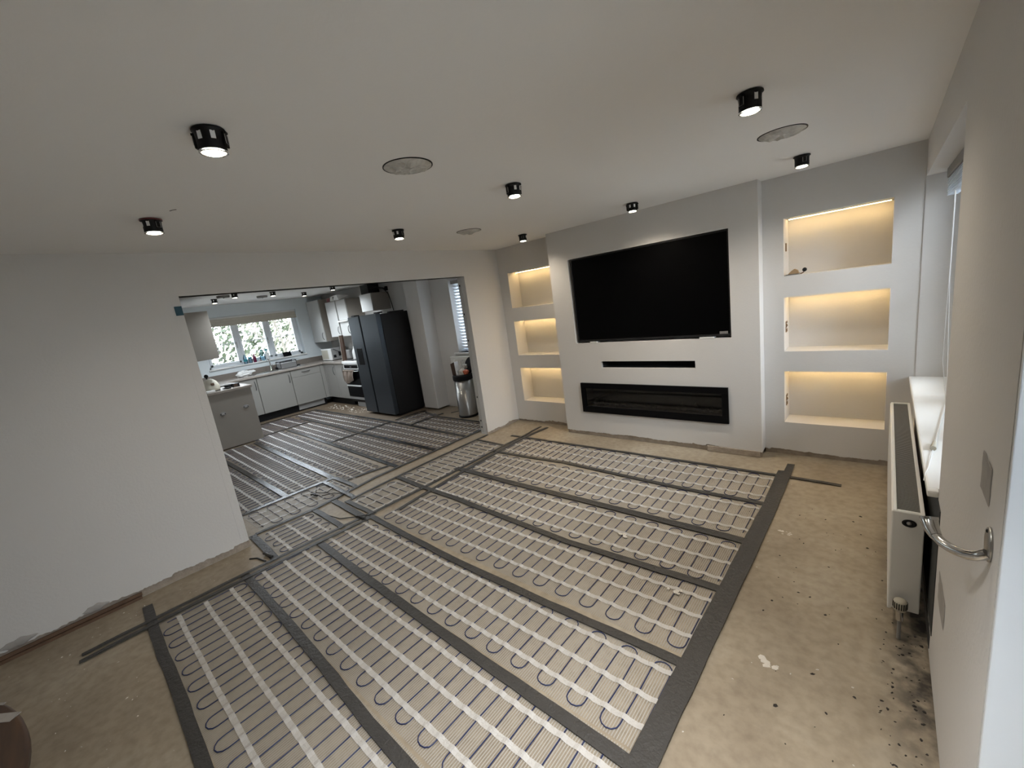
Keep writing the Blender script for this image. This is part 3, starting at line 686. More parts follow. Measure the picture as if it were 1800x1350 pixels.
# ---------------------------------------------------------------- duct tape
ZT = [0]
def tape(lab, pts, wd=.05, m='tape', z=.0105, group='grey duct tape on the floor', ragend=True):
    P = [Vector((x, y, 0)) for x, y in pts]; Q = []
    for a, b in zip(P[:-1], P[1:]):
        n = max(1, int((b-a).length/.12))
        for k in range(n): Q.append(a+(b-a)*k/n)
    Q.append(P[-1]); ZT[0] = (ZT[0]+1) % 7; zz = z+ZT[0]*.0003
    vs = []; fs = []; N = len(Q)
    for i, q in enumerate(Q):
        d = (Q[min(i+1, N-1)]-Q[max(i-1, 0)]).normalized(); nrm = Vector((-d.y, d.x, 0))
        h = wd/2*(1+random.uniform(-.05, .05)); j = random.uniform(-.0015, .0015)
        e = q.copy()
        zz2 = zz+random.uniform(-.0004, .0006)
        if i in (0, N-1): zz2 = max(.002, zz-.004)
        for s in (-1, -.35, .35, 1):
            p = e+nrm*(s*h+j)
            vs.append((p.x, p.y, zz2+(0 if abs(s) == 1 else random.uniform(.0001, .0007))))
        for s in (1, -1):
            p = e+nrm*(s*h+j); vs.append((p.x, p.y, max(.0005, zz2-.004)))
    k = 6
    for i in range(N-1):
        a = i*k; b = a+k
        fs += [(a, a+1, b+1, b), (a+1, a+2, b+2, b+1), (a+2, a+3, b+3, b+2), (a+3, a+4, b+4, b+3), (a+5, a, b, b+5)]
    mb = MB(); mb.add(vs, fs); mb.sm = [False]*len(mb.f)
    return tag(link('duct_tape_strip', mb, m), lab, 'tape', group)
random.seed(33)
tape('thick grey tape strip along the left front edge of the mats, with a slight kink', [(.175, -4.25), (.45, -4.262), (.72, -4.268), (.90, -4.273), (1.05, -4.268), (1.3, -4.272), (1.9, -4.288), (2.6, -4.30), (3.34, -4.31)], .054)
tape('grey tape strip between the first and second mats from the camera', [(.44, -3.715), (1.2, -3.725), (1.8, -3.745), (2.3, -3.77), (3.34, -3.78)], .052)
tape('grey tape strip between the second and third mats from the camera', [(.50, -3.195), (1.38, -3.23), (2.1, -3.25), (3.34, -3.27)], .056)
tape('grey tape strip between the third and fourth mats from the camera', [(.50, -2.725), (1.0, -2.75), (1.75, -2.775), (2.54, -2.77), (3.34, -2.745)], .050)
tape('grey tape strip between the fourth and fifth mats, starting in the opening', [(-.03, -2.085), (.5, -2.12), (1.0, -2.13), (2.3, -2.205), (3.34, -2.17)], .052)
tape('wide grey tape strip between the fifth and sixth mats from the camera', [(.45, -1.63), (1.3, -1.65), (2.5, -1.645), (3.34, -1.645)], .066)
tape('grey tape strip between the sixth and seventh mats from the camera', [(.50, -1.085), (1.0, -1.07), (1.5, -1.04), (2.2, -1.08), (2.72, -1.105), (3.34, -1.095)], .046)
tape('long thin grey tape strip below the chimney breast, overshooting the mats at the right', [(.35, -.57), (1.2, -.568), (2.5, -.565), (3.34, -.568), (3.73, -.575)], .036)
tape('broad outer grey tape strip along the right end of all the mats', [(3.37, -.30), (3.375, -1.0), (3.37, -1.7), (3.36, -2.3), (3.35, -3.0), (3.33, -4.3)], .055, z=.014)
tape('inner grey tape strip along the right end of all the mats', [(3.325, -.46), (3.335, -1.1), (3.325, -1.7), (3.318, -2.3), (3.305, -2.9), (3.285, -4.3)], .055, z=.012)
tape('long thin left-hand grey tape strip running from the left wall to the far corner', [(.405, -4.585), (.418, -4.25), (.43, -3.7), (.455, -3.2), (.50, -2.66), (.525, -2.1), (.52, -1.2), (.515, -.85), (.53, -.5), (.515, -.15)], .030, z=.013)
tape('thin right-hand grey tape strip of the pair starting by the left wall', [(.475, -4.60), (.483, -4.25), (.505, -3.7), (.535, -3.2), (.56, -2.76)], .034, z=.013)
tape('short grey tape strip ending just past the middle crossing', [(.685, -2.53), (.655, -2.2), (.645, -2.08)], .040, z=.013)
tape('wide grey tape strip of the pair ending in the far left corner', [(.64, -2.10), (.61, -1.6), (.585, -1.1), (.575, -.7), (.59, -.4), (.625, -.15)], .045, z=.0135)
tape('dark short grey tape strip at the upper left of the square mat', [(-.14, -2.745), (.06, -2.755), (.30, -2.765), (.58, -2.775)], .06, z=.0125)
tape('grey tape strip along the lower edge of the square mat', [(0.0, -2.682), (.25, -2.688), (.53, -2.69)], .045, z=.0125)
tape('grey tape strip at the far end of the short mat by the wall corner', [(-.145, -2.945), (.2, -2.953), (.47, -2.963)], .05)
tape('grey tape strip at the near end of the short mat by the wall corner', [(-.19, -3.475), (.1, -3.485), (.42, -3.50)], .055)
tape('long grey tape strip along the kitchen edge of the opening', [(-.19, -3.45), (-.15, -2.95), (-.20, -2.55), (-.25, -2.2), (-.243, -1.5), (-.24, -.45)], .038)
tape('thin grey tape strip in the opening beside the bare floor strip', [(.015, -2.66), (.0, -2.3), (-.015, -1.7), (0, -.66)], .030)
tape('thin grey tape strip at the far end of the mat by the right jamb', [(-.03, -.862), (.3, -.878), (.52, -.885)], .036)
tape('shiny grey tape strip along the kitchen mats, running beside the looped mat', [(-.775, -3.42), (-.772, -2.9), (-.755, -2.44)], .05, 'tapek')
tape('upper grey tape strip of the short pair behind the looped mat', [(-.76, -2.445), (-.5, -2.448), (-.23, -2.45)], .05, 'tapek', z=.0125)
tape('lower grey tape strip of the short pair behind the looped mat', [(-.76, -2.565), (-.4, -2.585), (.02, -2.60)], .045, 'tapek', z=.0125)
tape('short oblique grey tape strip joining two kitchen tapes near the opening', [(-.53, -2.40), (-.47, -2.15), (-.41, -1.94)], .035, 'tapek')
tape('brightly glinting grey tape strip across the kitchen from the peninsula', [(-3.75, -2.345), (-3.24, -2.374), (-2, -2.42), (-.76, -2.46)], .065, 'tapek')
tape('grey tape strip with a glinting end, nearest the left wall in the kitchen', [(-3.3, -2.935), (-2.0, -2.945), (-.80, -2.962)], .055, 'tapek')
tape('long grey tape strip across the kitchen ending at the bare floor strip', [(-3.95, -1.765), (-3.0, -1.78), (-1.995, -1.825), (-.23, -1.91)], .055, 'tapek')
tape('grey tape strip across the kitchen, second from the bin side', [(-4.6, -1.26), (-3.5, -1.27), (-2.2, -1.325), (-.235, -1.345)], .055, 'tapek')
tape('grey tape strip across the kitchen passing close to the fridge feet', [(-5.05, -.77), (-3.5, -.76), (-2.2, -.745), (-1.2, -.79), (-.22, -.825)], .05, 'tapek')
tape('grey tape strip behind the mat nearest the bin', [(-2.12, -.105), (-1.9, -.19), (-1.55, -.265), (-.9, -.265), (-.24, -.262)], .045, 'tapek')
tape('grey tape strip dividing the kitchen mats in the middle', [(-2.225, -1.80), (-2.205, -1.24), (-2.195, -.72)], .05, 'tapek')
tape('grey tape strip left of the mat nearest the bin', [(-1.63, -.79), (-1.625, -.45), (-1.62, -.10)], .045, 'tapek')
tape('thin grey tape strip along the fridge side', [(-2.21, -.66), (-2.18, -.35), (-2.15, -.05)], .030, 'tapek')
tape('grey tape strip beyond the peninsula, seen edge-on', [(-4.04, -2.32), (-4.05, -1.8), (-4.08, -1.24)], .05, 'tapek')
tape('far grey tape strip parallel to the black kickboard', [(-5.10, -2.1), (-5.12, -1.25), (-5.06, -.74)], .04, 'tapek')
tape('short scrap of grey tape lying in front of the bin', [(-1.50, -.02), (-1.42, .10)], .05, 'tapek', z=.004)
# cable joints and loose tails of cable
def joint(lab, pts, r=.004, m='blackcable', name='cable_tail'):
    mb = MB(); mb.tube(pts, r, 7); return tag(link(name, mb, m), lab, 'cable')
joint('loose loop of black cable tail beside the looped mat', [(-.70, -2.68, .012), (-.60, -2.60, .016), (-.46, -2.60, .014), (-.40, -2.70, .012), (-.52, -2.76, .013), (-.60, -2.72, .012)])
joint('black cable tail running to the tape crossing in the opening', [(-.38, -2.76, .012), (-.30, -2.66, .015), (-.18, -2.62, .014), (-.12, -2.72, .016)])
joint('black cable tail curving across the bare patch to the thin tapes', [(.14, -2.93, .01), (.30, -2.90, .006), (.43, -2.80, .010), (.50, -2.74, .016)])
for x, y, lab, L_ in ((-.47, -2.80, 'dark cable joint sleeve taped down beside the looped mat', .10), (.49, -2.80, 'dark cable joint sleeve at the crossing of tapes in the opening', .12), (.33, -3.52, 'dark cable joint sleeve at the corner of the short mat', .12)):
    mb = MB(); mb.tube([(x-L_/2, y-.01, .016), (x-L_/4, y, .020), (x+L_/4, y+.004, .020), (x+L_/2, y+.012, .016)], .010, 8); tag(link('cable_joint', mb, 'tapek'), lab, 'cable')
joint('short brown cable tail beside the long thin tape near the wall corner', [(.22, -3.62, .004), (.27, -3.58, .004), (.33, -3.57, .005), (.40, -3.56, .012)], .006)

# loose plaster crumbs and dirt on the screed
def bits(name, lab, m, spots, n, smin, smax, kind='stuff', flat=.5):
    mb = MB()
    for _ in range(n):
        x0, x1, y0, y1 = random.choice(spots); x = random.uniform(x0, x1); y = random.uniform(y0, y1); s = random.uniform(smin, smax)*random.random()+smin
        a = random.uniform(0, PI); e = random.uniform(.3, 1)
        vs = []
        for k in range(5):
            b = 2*PI*k/5; vx, vy = s*math.cos(b)*random.uniform(.6, 1.2), s*e*math.sin(b)*random.uniform(.6, 1.2)
            vs.append((x+vx*math.cos(a)-vy*math.sin(a), y+vx*math.sin(a)+vy*math.cos(a), 0))
        top = (x, y, s*flat+.0006)
        mb.add([(v[0], v[1], .0003) for v in vs]+[top], [(i, (i+1) % 5, 5) for i in range(5)])
    o = link(name, mb, m); tag(o, lab, 'debris', kind=kind); return o
random.seed(5)
bits('plaster_crumbs', 'white plaster crumbs scattered in front of the cooker and fridge', 'plasterbit', [(-5.0, -3.4, -.60, -.33)], 90, .006, .022)
bits('dirt_crumbs', 'dark crumbs of dirt scattered on the screed by the radiator wall', 'dirt', [(3.96, 4.11, -3.1, -2.05), (3.96, 4.11, -3.1, -2.05), (3.5, 4.05, -2.9, -1.0)], 150, .0025, .010)
bits('dirt_specks', 'dark specks of dirt lying on the right ends of the mats', 'dirt', [(2.95, 3.3, -2.3, -1.0)], 60, .0015, .005)
bits('plaster_specks', 'pale plaster specks on the bare screed around the mats', 'plasterbit', [(3.4, 4.0, -3.2, -.6), (.05, .4, -4.9, -3.6), (.8, 3.2, -.55, -.25), (.1, 1.8, -4.75, -4.33)], 110, .002, .007)
for x, y, lab, n_ in ((3.60, -2.53, 'white plaster scrape on the screed at the lower right', 9), (3.10, -2.32, 'white plaster blob on the mat near the right edge tape', 8), (3.50, -1.43, 'white plaster smear on the screed right of the edge tape', 9), (2.60, -1.96, 'white plaster scrape across the fifth mat', 7)):
    mb = MB()
    for k in range(n_):
        cx, cy = x+random.uniform(-.035, .035), y+random.uniform(-.03, .03); s = random.uniform(.006, .016)
        vs = [(cx+s*math.cos(2*PI*j/6)*random.uniform(.6, 1.4), cy+s*math.sin(2*PI*j/6)*random.uniform(.5, 1.2), .0005 if x > 3.3 else .010) for j in range(6)]
        mb.add(vs+[(cx, cy, vs[0][2]+.003)], [(i, (i+1) % 6, 6) for i in range(6)])
    tag(link('plaster_smear', mb, 'plasterbit'), lab, 'plaster')
# lumps of filler left on the left wall above the floor
for y, z, s, lab in ((-4.83, .085, .075, 'smooth oval lump of filler low on the left wall'), (-4.48, .080, .06, 'broken plaster lump low on the left wall, beside the batten end')):
    mb = MB(); bm = bmesh.new(); bmesh.ops.create_icosphere(bm, subdivisions=3, radius=1)
    for v in bm.verts: v.co = (.001+v.co.x*.007, y+v.co.y*s*(1+.15*math.sin(v.co.z*5+y)), z+v.co.z*.024*(1+.2*math.sin(v.co.y*7)))
    mb.frombm(bm, True); tag(link('filler_lump', mb, 'patchgrey'), lab, 'plaster')

# ---------------------------------------------------------------- right wall: radiator, holdback, blind, filler patches
ra = thing('radiator', 'white panel radiator with dark top grille under the right window', 'radiator', (4.045, -1.16, 0))
x0, x1, y0, y1, z0, z1 = 3.988, 4.098, -2.05, -.29, .105, .603
mb = MB(); mb.box(x0, x0+.014, y0+.004, y1, z0, z1-.006, .004); link('front_panel', mb, 'white_gloss', ra)
mb = MB(); mb.box(x1-.022, x1-.010, y0+.01, y1-.01, z0+.01, z1-.02, .004); link('rear_panel', mb, 'white_gloss', ra)
for yy, nm in ((y0, 'end_cap'), (y1-.010, 'end_cap')):
    mb = MB(); mb.box(x0+.002, x1-.004, yy, yy+.010, z0+.012, z1, .004); e = link(nm, mb, 'white_gloss', ra)
    if yy == y0:
        m2 = MB(); m2.lathe([(0, 0), (.019, 0), (.021, .003), (.019, .006), (.012, .006), (.011, .003), (.0, .003)], n=24)
        R = Matrix.Rotation(PI/2, 4, 'X')
        m2.v = [tuple(R @ Vector(v)) for v in m2.v]; m2.v = [(v[0]*1.15+4.046, v[1]*1+yy+.0005, v[2]*.85+z1-.048) for v in m2.v]
        link('badge_ring', m2, 'black', e)
        m3 = MB(); m3.lathe([(0, 0), (.010, 0), (.009, .005), (0, .006)], n=16); m3.v = [tuple(R @ Vector(v)) for v in m3.v]; m3.v = [(v[0]+4.046, v[1]+yy+.0005, v[2]+z1-.048) for v in m3.v]; link('badge_centre', m3, 'silver', e)
mb = MB()
for a, b, c, d in ((x0+.004, x0+.018, y0+.004, y1), (x1-.018, x1-.004, y0+.004, y1), (x0+.018, x1-.018, y0+.004, y0+.020), (x0+.018, x1-.018, y1-.02, y1)): mb.box(a, b, c, d, z1-.012, z1+.002, .003)
gr = link('top_frame', mb, 'white_gloss', ra)
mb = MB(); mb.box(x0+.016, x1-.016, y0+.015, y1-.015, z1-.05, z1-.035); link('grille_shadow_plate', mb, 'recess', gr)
mb = MB(); k = int((y1-y0-.04)/.0125)
for i in range(k):
    yy = y0+.022+i*.0125; mb.box(x0+.017, x1-.017, yy, yy+.0045, z1-.014, z1-.003)
g2 = link('grille_bars', mb, 'grey', gr); g2['kind'] = 'stuff'
mb = MB(); k = int((y1-y0-.1)/.033)
for i in range(k):
    yy = y0+.05+i*.033; mb.box(x0+.018, x0+.040, yy, yy+.014, z0+.02, z1-.06)
fz = link('convector_fins', mb, 'white_gloss', ra); fz['kind'] = 'stuff'
# valve
v0 = Vector((4.030, -2.105, .165))
mb = MB(); mb.tube([(4.030, -2.045, .135), (4.030, -2.10, .135)], .009, 10); mb.tube([(4.030, -2.10, .10), (4.030, -2.10, .150)], .013, 12); link('valve_body', mb, 'chrome', ra)
mb = MB(); mb.tube([(4.030, -2.10, .10), (4.030, -2.10, .002)], .0075, 10); link('feed_pipe', mb, 'grey', ra)
mb = MB(); mb.lathe([(0, 0), (.016, 0), (.021, .004), (.0235, .016), (.024, .044), (.021, .052), (.012, .056), (0, .056)], (4.030, -2.10, .148), n=28); vh = link('valve_head', mb, 'cream', ra)
mb = MB()
for i in range(18):
    a = 2*PI*i/18; cx, cy = 4.030+.0236*math.cos(a), -2.10+.0236*math.sin(a); mb.box(cx-.0018, cx+.0018, cy-.0018, cy+.0018, .164, .194)
sl = link('valve_slots', mb, 'black', vh)

hb = thing('curtain_holdback', 'curved stainless steel curtain holdback arm screwed to the right pier', 'holdback', (W, -3.14, 1.08))
mb = MB(); mb.lathe([(0, 0), (.030, 0), (.031, .003), (.028, .006), (0, .006)], n=28); R = Matrix.Rotation(-PI/2, 4, 'Y')
mb.v = [tuple(R @ Vector(v)) for v in mb.v]; mb.v = [(v[0]+W, v[1]*1.0-3.115, v[2]*1.25+1.090) for v in mb.v]; link('flange', mb, 'steel', hb)
mb = MB(); mb.tube([(4.116, -3.135, 1.078), (4.108, -3.133, 1.070), (4.102, -3.125, 1.062), (4.092, -3.112, 1.053), (4.080, -3.095, 1.047), (4.068, -3.078, 1.043), (4.056, -3.060, 1.043), (4.047, -3.042, 1.046), (4.041, -3.025, 1.052), (4.038, -3.012, 1.060)], .0105, 14); link('arm', mb, 'chrome', hb)
mb = MB(); mb.tube([(4.047, -3.042, 1.046), (4.041, -3.025, 1.053), (4.037, -3.008, 1.064), (4.036, -3.002, 1.072)], .015, 16, radii=[.0115, .0145, .0165, .0165]); mb.tube([(4.0365, -3.004, 1.068), (4.0358, -3.001, 1.074)], .0175, 16); link('end_cup', mb, 'chrome', hb)
for dz in (.030, -.030):
    mb = MB(); mb.lathe([(0, 0), (.004, 0), (.003, .002), (0, .0025)], n=10); mb.v = [tuple(R @ Vector(v)) for v in mb.v]; mb.v = [(v[0]+W-.006, v[1]-3.115, v[2]+1.09+dz) for v in mb.v]; link('screw', mb, 'black', hb)
def fpatch(y0, y1, z0, z1, lab, s):
    random.seed(s); mb = MB(); n = 16; cy, cz = (y0+y1)/2, (z0+z1)/2; vs = []
    for k in range(n):
        a = 2*PI*k/n; q = max(abs(math.cos(a)), abs(math.sin(a))); vs.append((W-.0008, cy+(y1-y0)/2*math.cos(a)/q*random.uniform(.9, 1.04), cz+(z1-z0)/2*math.sin(a)/q*random.uniform(.9, 1.04)))
    vs2 = [(W-.0022, cy+(v[1]-cy)*.93, cz+(v[2]-cz)*.93) for v in vs]
    mb.add(vs+vs2, [(i, (i+1) % n, n+(i+1) % n, n+i) for i in range(n)]+[tuple(range(n, 2*n))]); return tag(link('filler_patch', mb, 'patchgrey'), lab, 'wall patch')
fpatch(-3.07, -2.955, 1.15, 1.245, 'square grey filler patch on the right pier above the holdback', 1)
fpatch(-2.55, -2.34, .425, .535, 'square grey filler patch low on the right pier', 2)

bl = thing('roller_blind', 'raised blind with grey headrail and pull cord at the top of the right window', 'blind', (W+.12, -1.09, 2.09))
mb = MB(); mb.box(W+.085, W+.145, WY1+.03, WY2-.21, 2.105, 2.163, .006); link('headrail', mb, 'grey', bl)
for i in range(9):
    mb = MB(); z = 2.098-i*.012; mb.box(W+.09, W+.14, WY1+.04, WY2-.22, z-.006, z, .002); link('slat', mb, 'blindslat', bl)
mb = MB(); pts = [(W+.10, -.62, 2.10), (W+.098, -.66, 1.6), (W+.09, -.72, 1.0), (4.235, -.75, .762), (4.19, -1.16, .761), (4.14, -1.57, .762)]; mb.tube(pts, .0022, 6); mb.tube([(W+.104, -.62, 2.10), (W+.102, -.64, 1.5), (4.238, -.76, .765), (4.193, -1.15, .7615), (4.145, -1.57, .762)], .0018, 6); link('pull_cord', mb, 'white', bl)
mb = MB(); mb.tube([(4.141, -1.57, .769), (4.134, -1.63, .769), (4.130, -1.665, .769)], .010, 10, radii=[.007, .010, .012]); link('cord_toggle', mb, 'cream', bl)
mb = MB(); mb.tube([(4.129, -1.67, .762), (4.105, -1.88, .760), (4.09, -1.96, .759), (4.085, -2.0, .742)], .0018, 6); link('cord_tail', mb, 'white', bl)

# ---------------------------------------------------------------- round table at the lower left corner
tb = thing('round_table', 'round brown wooden table with pale strips, cut off at the bottom left corner', 'table', (2.256, -5.372, 0))
mb = MB(); mb.lathe([(0, .715), (.765, .715), (.778, .723), (.778, .742), (.770, .75), (0, .75)], (2.256, -5.372, 0), n=96); link('tabletop', mb, 'tablewood', tb)
for (p0, p1, wd) in (((2.092, -4.621), (1.72, -4.93), .030), ((1.985, -4.646), (1.62, -4.95), .009)):
    a = Vector((*p0, 0)); b = Vector((*p1, 0)); d = (b-a).normalized(); nr = Vector((-d.y, d.x, 0))*wd/2
    mb = MB(); mb.prism([(a.x+nr.x, a.y+nr.y), (b.x+nr.x, b.y+nr.y), (b.x-nr.x, b.y-nr.y), (a.x-nr.x, a.y-nr.y)], .7495, .7512); q = link('pale_strip', mb, 'patchgrey', tb)
mb = MB(); mb.lathe([(.30, 0), (.30, .02), (.08, .06), (.055, .12), (.05, .5), (.09, .68), (.20, .715)], (2.256, -5.372, 0), n=32); link('pedestal', mb, 'tablewood', tb)

# ================================================================ kitchen
CT = .94
def bow_handle(B, p, q, out, r=.006):
    p, q, out = Vector(p), Vector(q), Vector(out); path = []
    for k in range(9):
        s = k/8; path.append(p+(q-p)*s+out*(.028*math.sin(PI*s)**.6 if 0 < s < 1 else 0))
    B.tube(path, r, 7)
def unit(name, lab, cat, group, face, a0, a1, z0, z1, fpos, back, handle=None, hv=None, drawer=None, sidepanel=None, th=.020):
    """cabinet: face 'y' -> front faces -y at y=fpos; face 'x' -> front faces +x at x=fpos"""
    cx = (a0+a1)/2
    loc = (cx, (fpos+back)/2, z0) if face == 'y' else ((fpos+back)/2, cx, z0)
    t = thing(name, lab, cat, loc, group)
    def bx(B, u0, u1, d0, d1, v0, v1, bev=.002):
        if face == 'y': B.box(u0, u1, fpos+d0, fpos+d1, v0, v1, bev)
        else: B.box(fpos-d0, fpos-d1, u0, u1, v0, v1, bev)
    D = abs(back-fpos)
    m1 = MB(); bx(m1, a0+.001, a1-.001, th+.002, D, z0, z1); link('carcass', m1, 'cabside', t)
    parts = [('door', z0+.002, z1-.002, handle)]
    if drawer: parts = [('door', z0+.002, drawer-.002, handle), ('control_panel', drawer+.002, z1-.002, None)]
    for nm, v0, v1, h in parts:
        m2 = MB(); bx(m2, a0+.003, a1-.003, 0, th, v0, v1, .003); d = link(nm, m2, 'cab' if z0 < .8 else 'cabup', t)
        if h is not None:
            B = MB()
            if hv is None: hz = (z1-.06, z1-.24) if z0 < .8 else (z0+.05, z0+.21)
            else: hz = hv
            if face == 'y': bow_handle(B, (h, fpos, hz[0]), (h, fpos, hz[1]), (0, -1, 0))
            else: bow_handle(B, (fpos, h, hz[0]), (fpos, h, hz[1]), (1, 0, 0))
            link('handle', B, 'handle', d)
        if nm == 'control_panel':
            B = MB(); bow_handle(B, (fpos, cx-.09, z1-.07), (fpos, cx+.09, z1-.07), (.7, 0, 0)); link('handle', B, 'handle', d)
    return t
FX = -5.35
unit('base_cabinet', 'narrow base cabinet with handle beside the peninsula, under the window worktop', 'cabinet', 'kitchen base cabinets', 'x', -2.16, -1.635, .15, .895, FX, -5.93, handle=-1.675)
unit('base_cabinet', 'wide base cabinet under the sink and tap', 'cabinet', 'kitchen base cabinets', 'x', -1.63, -.985, .15, .895, FX, -5.93, handle=-1.03)
unit('dishwasher', 'built-in dishwasher with cream front beside the corner of the worktop', 'dishwasher', 'kitchen base cabinets', 'x', -.98, -.355, .15, .895, FX, -5.93, drawer=.735)
mb = MB(); mb.box(FX-.02, FX, -.35, -.27, .15, .895, .002); mb.box(FX, -5.31, -.275, -.255, .15, .895, .002); tag(link('corner_post', mb, 'cab'), 'narrow cream corner post where the two runs of base cabinets meet', 'cabinet trim')
FY = -.27
unit('base_cabinet', 'base cabinet on the right run, next to the corner post', 'cabinet', 'kitchen base cabinets', 'y', -5.305, -4.845, .15, .895, FY, KY-.01, handle=-4.885)
unit('base_cabinet', 'base cabinet on the right run, next to the oven', 'cabinet', 'kitchen base cabinets', 'y', -4.84, -4.405, .15, .895, FY, KY-.01, handle=-4.465)
# peninsula with its end panel
pn = thing('peninsula_cabinet', 'peninsula base cabinet with a cream end panel facing the living room', 'cabinet', (-4.6, -2.47, 0), 'kitchen base cabinets')
mb = MB(); mb.box(-5.33, -3.90, -2.775, -2.185, .15, .895, .002); mb.box(-5.33, -3.95, -2.775, -2.24, 0, .15); link('carcass', mb, 'cabside', pn)
mb = MB(); mb.box(-3.90, -3.88, -2.785, -2.168, .012, .898, .003); ep = link('end_panel', mb, 'cabside', pn)
for y, z, lab in ((-2.64, .575, 'oval grey cable plate at the left'), (-2.305, .605, 'oval grey cable plate at the right')):
    m3 = MB(); m3.lathe([(0, 0), (.040, 0), (.042, .003), (.036, .006), (0, .006)], n=24); R = Matrix.Rotation(PI/2, 4, 'Y')
    m3.v = [tuple(R @ Vector(v)) for v in m3.v]; m3.v = [(v[0]-3.88, v[1]*1.0+y, v[2]*.72+z) for v in m3.v]; pl = link('cable_plate', m3, 'grey', ep); pl['label'] = lab
    m4 = MB(); m4.box(-3.8745, -3.872, y-.018, y+.018, z-.012, z+.012, .001); link('plate_cover', m4, 'silver', pl)
    m5 = MB(); m5.box(-3.8745, -3.8725, y-.036, y-.023, z-.006, z+.006); m5.box(-3.8745, -3.8725, y+.023, y+.036, z-.006, z+.006); link('plate_hole', m5, 'black', pl)
# kickboards
mb = MB(); mb.box(-5.42, -5.405, -2.2, -.34, .0, .148); tag(link('kickboard', mb, 'black'), 'black kickboard under the window run of cabinets', 'kickboard')
mb = MB(); mb.box(-5.40, -4.40, -.205, -.19, .0, .148); tag(link('kickboard', mb, 'black'), 'black kickboard under the right run of cabinets', 'kickboard')
mb = MB(); mb.box(-5.395, -5.385, -.96, -.40, .03, .145, .002); tag(link('kick_panel', mb, 'grey'), 'grey plinth panel below the dishwasher', 'kickboard')
# worktop and upstand
wt = thing('worktop', 'continuous light laminate worktop wrapping around the kitchen units', 'worktop', (-5.6, -1.2, .898))
mb = MB(); mb.box(KX+.002, -5.325, -2.775, KY-.005, .9, CT, .004); link('window_run', mb, 'worktop', wt)
mb = MB(); mb.box(-5.325, -4.405, -.295, KY-.005, .9, CT, .004); link('right_run', mb, 'worktop', wt)
mb = MB(); mb.box(-5.325, -3.862, -2.775, -2.145, .9, CT, .004); link('peninsula_run', mb, 'worktop', wt)
mb = MB(); mb.box(KX+.001, KX+.016, -2.775, KY-.005, CT, 1.045, .002); mb.box(KX+.016, -4.405, KY-.016, KY-.001, CT, 1.045, .002); link('upstand', mb, 'splash', wt)
# sink and tap
sk = thing('sink', 'stainless steel sink and drainer set into the worktop below the window', 'sink', (-5.62, -1.2, CT))
mb = MB(); x0, x1, y0, y1 = -5.86, -5.42, -1.62, -.62
for a, b, c, d in ((x0, x0+.05, y0, y1), (x1-.05, x1, y0, y1), (x0, x1, y0, y0+.03), (x0, x1, y1-.03, y1), (x0, x1, -1.06, -1.02)): mb.box(a, b, c, d, CT, CT+.006, .002)
link('rim', mb, 'steel', sk)
mb = MB(); mb.box(x0+.05, x1-.05, -1.02, y1-.03, CT+.0005, CT+.003); link('bowl', mb, 'grey', sk)
mb = MB(); mb.box(x0+.05, x1-.05, y0+.03, -1.06, CT+.0005, CT+.003)
for k in range(9): mb.box(x0+.07, x1-.07, y0+.07+k*.05, y0+.085+k*.05, CT+.003, CT+.007, .002)
link('drainer', mb, 'steel', sk)
tp = thing('tap', 'chrome swan-neck tap behind the sink', 'tap', (-5.80, -1.17, CT))
mb = MB(); mb.lathe([(.026, 0), (.026, .012), (.018, .02), (.017, .09), (.012, .10)], (-5.80, -1.17, CT+.005), n=16); link('tap_base', mb, 'chrome', tp)
mb = MB(); pts = [(-5.80, -1.17, CT+.10), (-5.80, -1.17, CT+.20)]
for k in range(1, 9):
    a = PI*k/9; pts.append((-5.80+.055*(1-math.cos(a))*.9, -1.17-.045*(1-math.cos(a)), CT+.20+.055*math.sin(a)))
mb.tube(pts, .010, 10); link('spout', mb, 'chrome', tp)
mb = MB(); mb.tube([(-5.80, -1.15, CT+.08), (-5.795, -1.10, CT+.10)], .007, 8); link('lever', mb, 'chrome', tp)

# items along the window
rk = thing('dish_rack', 'grey wire dish rack standing on the drainer by the sink', 'dish rack', (-5.66, -.90, CT+.006))
mb = MB(); ra0, ra1, rb0, rb1 = -5.78, -5.54, -1.06, -.74; zz = CT+.012
mb.box(ra0, ra1, rb0, rb1, zz, zz+.014, .004); link('tray', mb, 'grey', rk)
for (fx, nm) in ((ra1, 'side_panel'), (ra0, 'side_panel')):
    mb = MB(); mb.box(fx-.004, fx+.004, rb0, rb1, zz+.014, zz+.115, .004); link(nm, mb, 'silver', rk)
for (fy, nm) in ((rb0, 'end_frame'), (rb1, 'end_frame')):
    mb = MB(); mb.tube([(ra0, fy, zz+.01), (ra0, fy, zz+.14), (ra0+.03, fy, zz+.15), (ra1-.03, fy, zz+.15), (ra1, fy, zz+.14), (ra1, fy, zz+.01)], .006, 6); link(nm, mb, 'black', rk)
mb = MB(); mb.tube([(ra1, rb0-.01, zz+.135), (ra1, rb1+.01, zz+.135)], .008, 8); mb.tube([(ra0, rb0-.01, zz+.135), (ra0, rb1+.01, zz+.135)], .008, 8); link('rail', mb, 'black', rk)
bg_ = thing('paper_bag', 'crumpled white plastic bag lying on the worktop left of the sink', 'bag', (-5.70, -1.72, CT))
random.seed(8); mb = MB(); bm = bmesh.new(); bmesh.ops.create_icosphere(bm, subdivisions=3, radius=1)
for v in bm.verts:
    n_ = .75+.25*random.random(); q = 1-.45*max(0, v.co.z); v.co = (-5.70+v.co.x*.10*q*n_, -1.72+v.co.y*.165*q*n_, CT+.055+max(-.055, v.co.z*.08*n_))
mb.frombm(bm); link('bag_body', mb, 'white', bg_)
